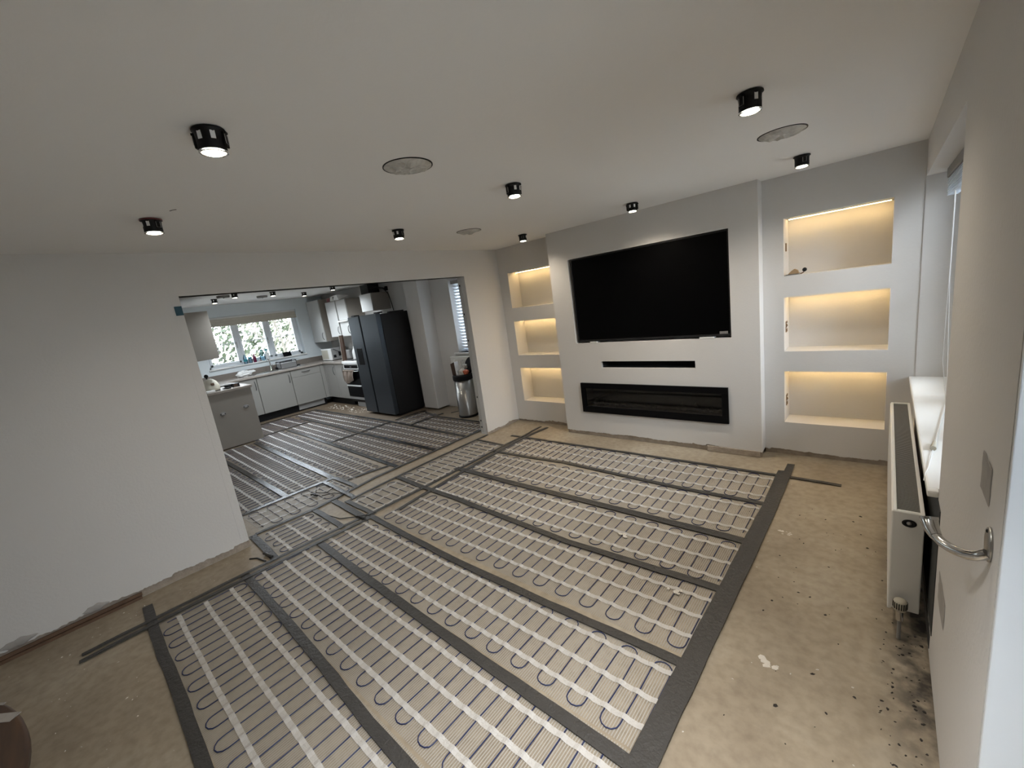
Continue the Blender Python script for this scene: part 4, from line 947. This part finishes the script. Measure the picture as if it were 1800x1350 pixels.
mb = MB(); mb.add([(-5.66, -1.60, CT+.05), (-5.60, -1.52, CT+.07), (-5.70, -1.53, CT+.10), (-5.75, -1.62, CT+.10), (-5.655, -1.60, CT+.055), (-5.60, -1.525, CT+.075), (-5.70, -1.535, CT+.105)], [(0, 1, 2, 3), (4, 5, 6)]); link('bag_flap', mb, 'white', bg_)
def bottle(lab, x, y, z, h, r, m, cap=None, shape=None, name='bottle', sx=1, sy=1):
    t = thing(name, lab, 'bottle', (x, y, z)); mb = MB()
    mb.lathe(shape or [(0, 0), (r*.95, 0), (r, .006), (r, h*.58), (r*.85, h*.68), (r*.42, h*.86), (r*.36, h*.93), (0, h*.93)], (x, y, z), n=18, sx=sx, sy=sy); link('bottle_body', mb, m, t)
    if cap: mb = MB(); mb.lathe([(0, h*.92), (r*.45, h*.92), (r*.45, h), (0, h)], (x, y, z), n=14); link('cap', mb, cap, t)
    return t
SZ = KW[2]+.012; SXX = -5.99
b_ = bottle('clear plastic bottle on the kitchen windowsill, leftmost of three bottles', SXX+.03, -1.555, SZ, .205, .036, 'clear', 'white')
mb = MB(); mb.lathe([(.0365, .05), (.0368, .052), (.0368, .09), (.0365, .092)], (SXX+.03, -1.555, SZ), n=18); link('label_band', mb, 'tealplastic', b_)
b_ = bottle('clear plastic bottle on the kitchen windowsill, next to the magenta bottle', SXX+.03, -1.465, SZ, .20, .034, 'clear', 'white')
mb = MB(); mb.lathe([(.0345, .09), (.0348, .092), (.0348, .12), (.0345, .122)], (SXX+.03, -1.465, SZ), n=18); link('label_band', mb, 'tealplastic', b_)
bottle('dark magenta bottle with pump neck on the kitchen windowsill', SXX+.04, -1.385, SZ, .175, .030, 'magenta', 'magenta')
t = bottle('white spray bottle with teal trigger on the kitchen windowsill', SXX+.03, -1.135, SZ, .22, .036, 'white', None)
mb = MB(); mb.box(SXX+.015, SXX+.05, -1.165, -1.10, SZ+.20, SZ+.235, .006); mb.box(SXX+.045, SXX+.058, -1.15, -1.14, SZ+.165, SZ+.205, .003); link('spray_trigger', mb, 'tealplastic', t)
t = bottle('large clear plastic container with blue top on the kitchen windowsill', SXX+.01, -1.22, SZ, .24, .055, 'clear', 'tealplastic')
t = thing('sponge_pack', 'small red and white pack lying on the kitchen windowsill', 'pack', (SXX+.04, -1.295, SZ)); mb = MB(); mb.box(SXX+.015, SXX+.065, -1.335, -1.255, SZ, SZ+.022, .005); link('pack_body', mb, 'white', t); mb = MB(); mb.box(SXX+.013, SXX+.067, -1.325, -1.265, SZ+.006, SZ+.018, .002); link('pack_band', mb, 'red', t)
t = thing('tablet_screen', 'small black screen leaning on the kitchen windowsill at the right', 'screen', (SXX+.03, -.73, SZ))
mb = MB(); mb.add([(SXX+.055, -.815, SZ+.002), (SXX+.055, -.645, SZ+.002), (SXX+.015, -.645, SZ+.098), (SXX+.015, -.815, SZ+.098), (SXX+.047, -.815, SZ), (SXX+.047, -.645, SZ), (SXX+.007, -.645, SZ+.096), (SXX+.007, -.815, SZ+.096)], [(0, 1, 2, 3), (7, 6, 5, 4), (0, 4, 5, 1), (1, 5, 6, 2), (2, 6, 7, 3), (3, 7, 4, 0)]); link('display', mb, 'black_gloss', t)
mb = MB(); mb.box(SXX+.0, SXX+.06, -.78, -.68, SZ, SZ+.006, .002); link('stand', mb, 'black', t)
mb = MB(); mb.tube([(-5.93, -.58, 1.10), (-5.925, -.5, 1.065), (-5.92, -.42, 1.07), (-5.92, -.30, 1.052), (-5.91, -.1, 1.05)], .004, 6); tag(link('white_cable', mb, 'white'), 'thin white cable draped along the upstand right of the window', 'cable')
mb = MB(); mb.tube([(-5.60, -.72, CT+.02), (-5.58, -.69, CT+.035), (-5.57, -.66, CT+.02)], .018, 8); tag(link('scourer', mb, 'black'), 'small black scourer beside the dish rack', 'scourer')
mb = MB(); mb.box(-5.78, -5.70, -1.10, -1.065, CT+.006, CT+.05, .01); tag(link('scrub_brush', mb, 'black'), 'small dark brush between the tap and the dish rack', 'brush')
# cream blind over the kitchen window
bk = thing('roman_blind', 'cream fabric blind gathered at the top of the kitchen window', 'blind', (KX-.04, -1.27, 1.99))
mb = MB(); mb.box(KX-.085, KX-.03, KW[0]+.01, KW[1]-.01, 2.125, 2.16, .004); link('headrail', mb, 'white', bk)
for k, (z0, z1, d) in enumerate(((2.055, 2.13, .0), (2.00, 2.075, .012), (1.985, 2.03, .022))):
    mb = MB(); n = 24; vs = []; fs = []
    for i in range(n+1):
        y = KW[0]+.015+(KW[1]-KW[0]-.03)*i/n; o = .004*math.sin(i*1.7+k)
        sag = .010*math.sin(PI*i/n)
        for (xx, zz) in ((KX-.035+d, z1), (KX-.018+d+o, (z0+z1)/2), (KX-.030+d+o, z0-sag), (KX-.045+d, z0-sag+.004)): vs.append((xx, y, zz))
    for i in range(n):
        for j in range(3): a = i*4+j; fs.append((a, a+1, a+5, a+4))
    mb.add(vs, fs, True); link('fold', mb, 'linen', bk)
mb = MB(); mb.tube([(KX+.0, -1.02, 2.0), (KX+.004, -.98, 1.97), (KX+.004, -.92, 1.985)], .004, 5); link('pull_tape', mb, 'white', bk)

# on the peninsula
kt = thing('kettle', 'cream domed kettle with a black knob on the peninsula', 'kettle', (-4.10, -2.66, CT))
mb = MB(); mb.lathe([(0, 0), (.115, 0), (.125, .012), (.125, .04), (.118, .09), (.095, .14), (.06, .175), (.03, .19), (0, .192)], (-4.10, -2.655, CT+.012), n=28); link('kettle_body', mb, 'cream', kt)
mb = MB(); mb.lathe([(.0, 0), (.118, 0), (.12, .012), (0, .012)], (-4.10, -2.655, CT), n=28); link('base', mb, 'black', kt)
mb = MB(); mb.tube([(-4.10, -2.675, CT+.20), (-4.10, -2.675, CT+.225)], .012, 10); bm = bmesh.new(); bmesh.ops.create_uvsphere(bm, u_segments=14, v_segments=10, radius=.030); bmesh.ops.translate(bm, verts=bm.verts, vec=(-4.10, -2.675, CT+.25)); mb.frombm(bm, True); link('knob', mb, 'black', kt)
mb = MB(); mb.box(-4.0, -3.975, -2.665, -2.62, CT+.10, CT+.14, .008); link('spout_mouth', mb, 'wood_dark', kt)
pa = thing('frying_pan', 'black pan with handle lying on the peninsula', 'pan', (-4.20, -2.36, CT))
mb = MB(); mb.lathe([(0, 0), (.07, 0), (.088, .04), (.084, .04), (.066, .006), (0, .006)], (-4.22, -2.37, CT), n=24); link('pan_body', mb, 'black', pa)
mb = MB(); mb.tube([(-4.20, -2.44, CT+.035), (-4.17, -2.52, CT+.04), (-4.14, -2.58, CT+.03)], .010, 8, radii=[.008, .011, .012]); link('pan_handle', mb, 'black', pa)
bx_ = thing('black_box', 'small black box with brown side on the peninsula edge', 'box', (-4.08, -2.315, CT)); mb = MB(); mb.box(-4.13, -4.03, -2.36, -2.27, CT, CT+.055, .004); link('box_body', mb, 'black', bx_); mb = MB(); mb.box(-4.031, -4.028, -2.355, -2.30, CT+.006, CT+.05); link('box_label', mb, 'brownwood', bx_)
mb = MB(); mb.box(-4.02, -3.94, -2.755, -2.64, CT, CT+.028, .004); tag(link('white_packet', mb, 'white'), 'small white packet on the peninsula in front of the kettle', 'packet')
mb = MB(); mb.tube([(-3.99, -2.53, CT+.012), (-3.96, -2.47, CT+.014), (-3.955, -2.42, CT+.012)], .014, 8, radii=[.006, .014, .016]); tag(link('bottle_stopper', mb, 'black'), 'small black utensil lying at the front edge of the peninsula', 'utensil')
# wall cupboards
wc = thing('wall_cupboard', 'wall cupboard above the peninsula, only its beige side panel showing', 'cabinet', (-4.24, -2.63, 1.45), 'kitchen wall cupboards')
mb = MB(); mb.box(-4.60, -3.90, -2.785, -2.50, 1.452, 2.183, .002); link('carcass', mb, 'cabside', wc)
mb = MB(); mb.box(-3.90, -3.88, -2.785, -2.475, 1.45, 2.185, .006); link('side_panel', mb, 'cabside', wc)
mb = MB(); mb.box(-4.597, -3.903, -2.498, -2.477, 1.453, 2.182, .003); dd = link('door', mb, 'cab', wc)
mb = MB(); bow_handle(mb, (-3.95, -2.477, 1.50), (-3.95, -2.477, 1.66), (0, 1, 0)); link('handle', mb, 'silver', dd)
unit('wall_cupboard', 'tall white wall cupboard in the corner right of the window', 'cabinet', 'kitchen wall cupboards', 'y', -5.93, -5.33, 1.36, 2.285, -.09, KY-.005, handle=-5.40)
unit('wall_cupboard', 'white wall cupboard in the middle of the right run', 'cabinet', 'kitchen wall cupboards', 'y', -5.02, -4.58, 1.45, 2.185, -.09, KY-.005, handle=-4.62)
t = unit('wall_cupboard', 'white wall cupboard nearest the fridge, upper door over a small lower flap', 'cabinet', 'kitchen wall cupboards', 'y', -4.54, -4.15, 1.775, 2.19, -.09, KY-.005)
t = unit('extractor_cupboard', 'small white cupboard with a bright top lip beside the fridge', 'cabinet', 'kitchen wall cupboards', 'y', -4.535, -4.14, 1.445, 1.745, -.09, KY-.005, handle=-4.19)
mb = MB(); mb.box(-4.54, -4.14, -.13, KY-.01, 1.745, 1.772, .003); link('top_lip', mb, 'white', t)
unit('wall_cupboard', 'small white wall cupboard over the fridge', 'cabinet', 'kitchen wall cupboards', 'y', -3.56, -3.155, 1.868, 2.19, -.09, KY-.005)
vb = thing('vent_box', 'black vent box with cables on top of the cupboard over the fridge', 'vent', (-3.5, .1, 2.19)); mb = MB(); mb.box(-3.63, -3.36, 0, .24, 2.19, 2.37, .004); link('box_body', mb, 'black', vb)
mb = MB()
for k in range(5): mb.box(-3.62, -3.37, -.004, 0, 2.21+k*.033, 2.22+k*.033)
link('vent_slats', mb, 'recess', vb)
mb = MB(); mb.box(-3.22, -3.155, KY-.03, KY-.001, 2.21, 2.29, .004); tag(link('cable_outlet', mb, 'black'), 'black cable outlet on the wall above the fridge', 'outlet')
for k, pts in enumerate(([(-3.36, .10, 2.32), (-3.30, .18, 2.30), (-3.24, .25, 2.27), (-3.19, .275, 2.25)], [(-3.36, .06, 2.29), (-3.28, .15, 2.29), (-3.22, .24, 2.25), (-3.19, .275, 2.235)], [(-3.36, .12, 2.26), (-3.20, .22, 2.26), (-3.11, .26, 2.14), (-3.08, .27, 1.97), (-3.05, .27, 1.82)])):
    joint(('upper black cable between the vent box and the wall outlet', 'lower black cable between the vent box and the wall outlet', 'black cable dropping behind the fridge')[k], pts, .007, name='black_cable')
t = thing('white_box', 'white box with a black mark lying on top of the wall cupboards', 'box', (-4.62, .05, 2.192)); mb = MB(); mb.add([(-4.80, -.07, 2.192), (-4.42, -.07, 2.192), (-4.42, .15, 2.192), (-4.80, .15, 2.192), (-4.785, -.06, 2.285), (-4.50, -.06, 2.300), (-4.40, .15, 2.265), (-4.79, .15, 2.29)], [(3, 2, 1, 0), (4, 5, 6, 7), (0, 1, 5, 4), (1, 2, 6, 5), (2, 3, 7, 6), (3, 0, 4, 7)]); link('box_body', mb, 'white', t)
mb = MB(); mb.box(-4.655, -4.64, -.073, -.06, 2.215, 2.268); mb.box(-4.65, -4.62, -.073, -.058, 2.258, 2.272); link('printed_mark', mb, 'black', t)
t = thing('red_package', 'dark red package on top of the wall cupboards beside the white box', 'package', (-4.90, .05, 2.19)); mb = MB(); mb.box(-4.97, -4.83, -.06, .12, 2.19, 2.26, .008); link('package_body', mb, 'red', t); mb = MB(); mb.box(-4.95, -4.86, -.04, .10, 2.26, 2.275, .004); link('package_flap', mb, 'wood_dark', t)

# fridge freezer
fg = thing('fridge_freezer', 'tall graphite side-by-side fridge freezer with dark side', 'fridge', (-2.86, -.2, 0))
mb = MB(); mb.box(-3.325, -2.375, -.445, .095, .03, 1.785, .004); link('cabinet', mb, 'fridge_side', fg)
mb = MB(); mb.box(-3.33, -2.945, -.535, -.45, .045, 1.80, .010); dl = link('left_door', mb, 'fridge_front', fg)
mb = MB(); mb.box(-2.905, -2.375, -.535, -.45, .045, 1.80, .010); dr = link('right_door', mb, 'fridge_front', fg)
mb = MB(); mb.box(-2.945, -2.905, -.50, -.452, .045, 1.79); link('door_gap', mb, 'black', fg)
mb = MB(); mb.box(-3.225, -3.045, -.540, -.534, .935, 1.235, .004); ds = link('water_dispenser', mb, 'black_gloss', dl)
mb = MB(); mb.box(-3.32, -2.39, -.43, .08, 0, .045); link('plinth', mb, 'black', fg)
mb = MB(); mb.box(-2.52, -2.40, -.48, -.38, 1.80, 1.822, .004); mb.box(-3.30, -3.18, -.48, -.38, 1.80, 1.822, .004); link('hinge_cover', mb, 'black', fg)
mb = MB(); mb.box(-2.47, -2.40, -.25, .04, 1.786, 1.806, .003); link('top_cover', mb, 'black', fg)

# cooker
ck = thing('oven', 'black built-in oven with white control panel between the cabinets and the fridge', 'oven', (-4.09, 0, .1))
a, b = -4.40, -3.795
mb = MB(); mb.box(a, b, FY+.02, KY-.01, .10, .90); link('casing', mb, 'fridge_side', ck)
mb = MB(); mb.box(a+.002, b-.002, FY-.012, FY+.02, .785, .893, .003); cp = link('control_panel', mb, 'white', ck)
mb = MB(); mb.box(a+.03, b-.03, FY-.0145, FY-.0115, .806, .875); link('dark_glass', mb, 'black_gloss', cp)
mb = MB(); mb.box(-4.14, -4.07, FY-.016, FY-.0144, .832, .842); link('clock_display', mb, 'silver', cp)
mb = MB(); mb.box(a+.002, b-.002, FY-.012, FY+.02, .465, .78, .003); d1_ = link('upper_door', mb, 'black_gloss', ck)
mb = MB(); mb.tube([(a+.04, FY-.012, .755), (a+.04, FY-.045, .755), (b-.04, FY-.045, .755), (b-.04, FY-.012, .755)], .008, 8); link('handle', mb, 'white', d1_)
mb = MB(); mb.box(a+.002, b-.002, FY-.012, FY+.02, .215, .455, .003); d2_ = link('lower_door', mb, 'black_gloss', ck)
mb = MB(); mb.box(a+.02, b-.02, FY-.03, FY-.010, .435, .462, .004); link('handle', mb, 'white', d2_)
mb = MB(); mb.box(a+.004, b-.002, FY-.006, FY+.02, .155, .208, .003); link('bottom_panel', mb, 'grey', ck)
mb = MB(); mb.box(a+.2, b-.002, FY+.03, FY+.06, .0, .15, .003); tag(link('oven_plinth', mb, 'grey'), 'grey plinth panel standing under the oven', 'kickboard')
hb_ = thing('hob', 'white edged hob on top of the oven', 'hob', (-4.1, 0, .9)); mb = MB(); mb.box(a, b, FY-.03, KY-.005, .90, .952, .004); link('hob_top', mb, 'white', hb_); mb = MB(); mb.box(a+.04, b-.03, FY+.03, KY-.05, .9515, .9535); link('glass_top', mb, 'black_gloss', hb_)
# tea towel over the oven handle
tw = thing('tea_towel', 'brown and grey tea towel hanging from the oven handle', 'towel', (-4.15, FY-.05, .5))
mb = MB(); n = 20; vs = []; fs = []
for i in range(n+1):
    u = i/n; x = -4.375+u*.45
    for j in range(9):
        v = j/8; fold = .020*math.sin(u*17+.6*v)+.008*math.sin(u*31)
        drop = .215+.055*math.sin(u*PI*1.1+.4)
        vs.append((x-.03*v+.02*math.sin(u*7)*v, FY-.062-.012*math.sin(PI*v)+fold*(.35+.65*v), .772-drop*v-(.006 if j == 0 else 0)))
for i in range(n):
    for j in range(8): q = i*9+j; fs.append((q, q+9, q+10, q+1))
mb.add(vs, fs, True); tw_ = link('cloth', mb, 'towel', tw)
mb = MB(); mb.box(-4.37, -3.93, FY-.075, FY-.035, .758, .776, .008); link('fold_over', mb, 'towel', tw)

# on the right worktop
mw = thing('microwave', 'white microwave on the right worktop with its grey perforated side showing', 'microwave', (-5.38, .05, CT))
mb = MB(); mb.box(-5.58, -5.135, -.12, .235, CT+.012, 1.205, .008); link('casing', mb, 'grey', mw)
mb = MB(); mb.box(-5.582, -5.133, -.145, -.12, CT+.012, 1.207, .006); f_ = link('front', mb, 'white', mw)
mb = MB(); mb.box(-5.56, -5.26, -.148, -.144, CT+.04, 1.18, .003); link('door_window', mb, 'cream', f_)
mb = MB()
for (yy, zz, hh) in ((-.06, 1.0, .06), (.06, 1.02, .10), (.15, 1.05, .05)): mb.box(-5.136, -5.132, yy-.03, yy+.03, zz, zz+hh, .001)
link('vent_grille', mb, 'black', mw)
for xx in (-5.54, -5.18): mb = MB(); mb.box(xx-.02, xx+.02, -.10, .2, CT, CT+.012); link('foot', mb, 'black', mw)
mb = MB(); mb.tube([(-5.13, -.08, 1.19), (-5.05, 0, 1.13), (-4.95, .08, 1.06), (-4.80, .14, 1.02), (-4.62, .16, 1.0)], .006, 6); tag(link('mains_lead', mb, 'blackcable'), 'black mains lead hanging beside the microwave', 'cable')
t = thing('wooden_board', 'tall narrow dark brown board standing upright on the right worktop', 'board', (-4.57, -.15, CT))
mb = MB(); mb.add([(-4.565, -.19, CT), (-4.475, -.17, CT), (-4.475, -.13, CT), (-4.565, -.15, CT), (-4.545, -.17, 1.475), (-4.46, -.15, 1.475), (-4.46, -.12, 1.475), (-4.545, -.14, 1.475)], [(3, 2, 1, 0), (4, 5, 6, 7), (0, 1, 5, 4), (1, 2, 6, 5), (2, 3, 7, 6), (3, 0, 4, 7)]); link('board_body', mb, 'brownwood', t)
mb = MB(); mb.add([(-4.578, -.19, CT), (-4.566, -.19, CT), (-4.566, -.155, CT), (-4.578, -.155, CT), (-4.556, -.17, 1.47), (-4.546, -.17, 1.47), (-4.546, -.145, 1.47), (-4.556, -.145, 1.47)], [(3, 2, 1, 0), (4, 5, 6, 7), (0, 1, 5, 4), (1, 2, 6, 5), (2, 3, 7, 6), (3, 0, 4, 7)]); link('pale_edge', mb, 'cream', t)
t = bottle('white plastic bottle on the right worktop beside the fridge', -4.45, .05, CT, .26, .05, 'white', 'white')
t = thing('toaster', 'dark toaster behind the tall brown board on the right worktop', 'toaster', (-4.8, .12, CT)); mb = MB(); mb.box(-4.98, -4.68, .04, .22, CT+.01, 1.14, .02); link('toaster_body', mb, 'grey', t); mb = MB(); mb.box(-4.94, -4.72, .08, .11, 1.138, 1.142); mb.box(-4.94, -4.72, .14, .17, 1.138, 1.142); link('bread_slots', mb, 'black', t); mb = MB(); mb.box(-4.97, -4.69, .05, .21, CT, CT+.012); link('base', mb, 'black', t)
mb = MB(); mb.tube([(-4.62, -.10, CT+.012), (-4.54, -.08, CT+.018), (-4.46, -.09, CT+.016), (-4.40, -.06, CT+.022)], .012, 8, radii=[.006, .012, .016, .010]); tag(link('kitchen_utensil', mb, 'black'), 'dark utensil lying on the right worktop by the white bottle', 'utensil')

# round ceiling fittings in the kitchen
for x, y, lab in ((-3.93, -2.20, 'flat grey round ceiling fitting at the left of the kitchen'), (-4.57, -1.42, 'flat grey round ceiling fitting in the middle of the kitchen')):
    t = thing('ceiling_fitting', lab, 'ceiling fitting', (x, y, H-.05)); mb = MB(); mb.lathe([(0, -.036), (.08, -.036), (.088, -.028), (.088, 0), (0, 0)], (x, y, H), n=28); link('cover', mb, 'grey', t)
    mb = MB(); mb.lathe([(0, -.046), (.012, -.046), (.014, -.036), (0, -.036)], (x+.02, y, H), n=12); link('sensor', mb, 'grey', t)

# small window: venetian blind with curved slats
vn = thing('venetian_blind', 'white venetian blind in the small side window, tilted open', 'blind', (-.98, KY+.047, SWN[2]))
mb = MB(); mb.box(SWN[0]+.035, SWN[1]-.02, KY+.015, KY+.08, 2.095, 2.155, .006); link('headrail', mb, 'patchgrey', vn)
n = 22; z0 = 1.03; z1 = 2.08; me_s = None
for i in range(n):
    z = z0+(z1-z0)*i/(n-1)
    if me_s is None:
        mb = MB(); vs = []; fs = []
        for j in range(7):
            a = (j/6-.5); yy = KY+.047+a*.05; zz = z-.020*(a*1.2)+.006*(1-(2*a)**2)
            vs += [(SWN[0]+.05, yy, zz), (SWN[1]-.03, yy, zz)]
        fs = [(2*j, 2*j+1, 2*j+3, 2*j+2) for j in range(6)]
        mb.add(vs, fs, True); s0 = link('slat', mb, 'blindslat', vn); me_s = s0; zbase = z
    else:
        c = me_s.copy(); COL.objects.link(c); c.parent = vn; c.location = (0, 0, z-zbase)
mb = MB(); mb.box(SWN[0]+.05, SWN[1]-.03, KY+.027, KY+.067, 1.0, 1.018, .004); link('bottom_rail', mb, 'blindslat', vn)
for xx in (SWN[0]+.2, -.95, SWN[1]-.13):
    mb = MB(); mb.tube([(xx, KY+.021, 1.01), (xx, KY+.021, 2.1)], .0018, 5); mb.tube([(xx, KY+.073, 1.01), (xx, KY+.073, 2.1)], .0018, 5); link('ladder_cord', mb, 'grey', vn)
t = thing('window_stay', 'grey stay arm at the bottom of the small side window', 'window stay', (-1.05, KY+.02, 1.0)); mb = MB(); mb.tube([(-1.22, KY+.03, .995), (-1.10, KY+.02, 1.02), (-.92, KY+.01, 1.05)], .006, 7); link('arm', mb, 'patchgrey', t)
# radiator under the small window
r2_ = thing('radiator', 'white ribbed radiator behind the steel bin', 'radiator', (-1.08, KY-.05, .02))
mb = MB(); mb.box(-1.58, -.52, KY-.075, KY-.045, .10, .905, .006); link('front_panel', mb, 'white_gloss', r2_)
mb = MB()
for k in range(30): x = -1.55+k*.034; mb.box(x, x+.016, KY-.083, KY-.073, .14, .87, .004)
q = link('ribs', mb, 'white_gloss', r2_); q['kind'] = 'stuff'
mb = MB(); mb.box(-1.58, -.52, KY-.08, KY-.01, .895, .915, .004); link('top_cap', mb, 'white_gloss', r2_)
mb = MB(); mb.tube([(-1.0, KY-.04, .10), (-1.0, KY-.04, .003)], .009, 8); mb.tube([(-.6, KY-.04, .10), (-.6, KY-.04, .003)], .009, 8); mb.box(-1.4, -1.38, KY-.06, KY-.001, .3, .34); link('pipe', mb, 'white', r2_)

# pedal bin, overfull
bn = thing('waste_bin', 'tall brushed steel bin with black lid propped open by rubbish', 'bin', (-1.03, -.04, 0)); c = (-1.03, -.04, 0)
mb = MB(); mb.lathe([(.150, .03), (.150, .62), (.147, .62), (.147, .03), (.150, .03)], c, n=40); link('drum', mb, 'steel', bn)
mb = MB(); mb.lathe([(0, 0), (.155, 0), (.158, .012), (.155, .035), (.146, .035), (0, .035)], c, n=40); link('foot_ring', mb, 'black', bn)
mb = MB(); mb.lathe([(.156, .60), (.160, .615), (.160, .665), (.152, .685), (.135, .69), (.132, .66), (.14, .62)], c, n=40); link('rim', mb, 'black', bn)
mb = MB(); bm = bmesh.new(); bmesh.ops.create_cone(bm, segments=32, radius1=.150, radius2=.13, depth=.03, cap_ends=True)
bmesh.ops.rotate(bm, verts=bm.verts, cent=(0, 0, 0), matrix=Matrix.Rotation(math.radians(68), 3, 'X')); bmesh.ops.rotate(bm, verts=bm.verts, cent=(0, 0, 0), matrix=Matrix.Rotation(math.radians(-18), 3, 'Z')); bmesh.ops.translate(bm, verts=bm.verts, vec=(-.985, .085, .80)); mb.frombm(bm); link('lid', mb, 'black', bn)
t = thing('cardboard_carton', 'dark printed carton sticking out of the bin', 'carton', (-1.11, -.1, .62)); mb = MB(); mb.add([(-1.155, -.13, .62), (-1.055, -.13, .60), (-1.055, -.06, .60), (-1.155, -.06, .62), (-1.175, -.13, .86), (-1.075, -.13, .895), (-1.075, -.06, .895), (-1.175, -.06, .86)], [(3, 2, 1, 0), (4, 5, 6, 7), (0, 1, 5, 4), (1, 2, 6, 5), (2, 3, 7, 6), (3, 0, 4, 7)]); link('carton_body', mb, 'brownwood', t); mb = MB(); mb.add([(-1.058, -.134, .60), (-1.043, -.134, .60), (-1.043, -.06, .60), (-1.058, -.06, .60), (-1.078, -.134, .895), (-1.063, -.134, .895), (-1.063, -.06, .895), (-1.078, -.06, .895)], [(3, 2, 1, 0), (4, 5, 6, 7), (0, 1, 5, 4), (1, 2, 6, 5), (2, 3, 7, 6), (3, 0, 4, 7)]); link('pale_edge', mb, 'white', t)
def crumple(name, lab, x, y, z, r, m, seed):
    random.seed(seed); mb = MB(); bm = bmesh.new(); bmesh.ops.create_icosphere(bm, subdivisions=2, radius=1)
    for v in bm.verts: k = random.uniform(.7, 1.15); v.co = (x+v.co.x*r*k, y+v.co.y*r*k, z+v.co.z*r*k)
    mb.frombm(bm); return tag(link(name, mb, m), lab, 'rubbish')
crumple('crumpled_wrapper', 'large crumpled pale wrapper in the open bin', -1.00, -.06, .715, .062, 'plasterbit', 1)
crumple('crumpled_wrapper', 'small crumpled pale wrapper behind the large one in the bin', -.985, .0, .80, .04, 'foil', 2)
crumple('crumpled_wrapper', 'orange wrapper hanging over the right edge of the open bin', -.915, -.06, .72, .05, 'orange', 3)

# ================================================================ outside the kitchen window
def stuffhedge(x0, x1, y0, y1, z0, z1, n, m, lab, smin, smax, seed, name='garden_hedge', cat='hedge'):
    random.seed(seed); mb = MB()
    for _ in range(n):
        x = random.uniform(x0, x1); y = random.uniform(y0, y1); z = z0+(z1-z0)*random.random(); s = random.uniform(smin, smax)
        a = Vector((random.gauss(0, 1), random.gauss(0, 1), random.gauss(0, 1))).normalized(); b = a.orthogonal().normalized()*s; c = a.cross(b).normalized()*s*.55; p = Vector((x, y, z))
        mb.add([p-b, p+c, p+b, p-c], [(0, 1, 2, 3)])
    return tag(link(name, mb, m), lab, cat, kind='stuff')
MT['leaf1'] = mat('hedge_leaves', (.055, .07, .035), .6, var=.5, vscale=3); MT['leaf2'] = mat('pale_hedge_leaves', (.15, .15, .10), .6, var=.4, vscale=3)
MT['twig'] = mat('bare_twigs', (.16, .14, .11), .8, var=.3, vscale=6); MT['lawn'] = mat('pale_paving', (.50, .49, .46), .9, var=.2, vscale=3)
mb = MB(); mb.box(-30, -6.31, -20, 20, -.30, -.16); mb.box(4.66, 30, -20, 20, -.30, -.16); mb.box(-6.3, 4.66, .76, 20, -.30, -.16); mb.box(-6.31, -.14, -20, -4.67, -.30, -.16); mb.box(-.14, 4.66, -20, -6.95, -.30, -.16)
g_ = link('patio_paving', mb, 'lawn', None, (0, 0, -.3)); g_['kind'] = 'structure'
stuffhedge(-11.6, -10.2, -9, 6, -.15, 2.45, 11000, 'leaf1', 'dense green hedge filling the view outside the kitchen window', .04, .11, 4)
stuffhedge(-10.19, -9.6, -9, 6, -.15, 2.2, 3200, 'leaf2', 'pale twiggy leaves in front of the green hedge', .03, .09, 5, 'garden_shrub', 'shrub')
random.seed(12)
def tree(x, y, lab):
    mb = MB()
    def br(p, d, L, r, k):
        q = p+d*L; mid = p+d*L*.5+Vector((random.uniform(-1, 1), random.uniform(-1, 1), 0))*L*.06
        mb.tube([p, mid, q], r, 5, radii=[r, r*.85, r*.6])
        if k == 0: return
        for _ in range(4 if k > 1 else 3):
            nd = (d+Vector((random.uniform(-.8, .8), random.uniform(-.9, .9), random.uniform(-.2, .7)))).normalized(); br(p+d*L*random.uniform(.45, 1), nd, L*random.uniform(.5, .75), r*.5, k-1)
    br(Vector((x, y, -.2)), Vector((0, .05, 1)).normalized(), 1.7, .045, 4)
    t = link('bare_tree', mb, 'twig'); tag(t, lab, 'tree'); return t
tree(-9.0, .25, 'bare pale tree seen through the right pane of the kitchen window')
tree(-9.3, -2.6, 'bare pale tree seen through the left pane of the kitchen window')

# unseen fence, added to block low sky light from the patio door and right window
MT['fenceboard'] = mat('grey_fence_boards', (.22, .20, .18), .8, var=.25, vscale=8)
fn = thing('light_blocking_fence', 'added grey board fence, out of view, blocking low sky light to the right-hand openings', 'fence', (7.25, -2.4, -.16))
for k in range(10):
    mb = MB(); z = -.13+k*.20; mb.box(7.24, 7.26, -8.5, 3.5, z, z+.19, .004); link('board', mb, 'fenceboard', fn)
for k in range(6):
    mb = MB(); y = -8.3+k*2.3; mb.box(7.26, 7.34, y-.04, y+.04, -.16, 2.12, .004); link('post', mb, 'fenceboard', fn)
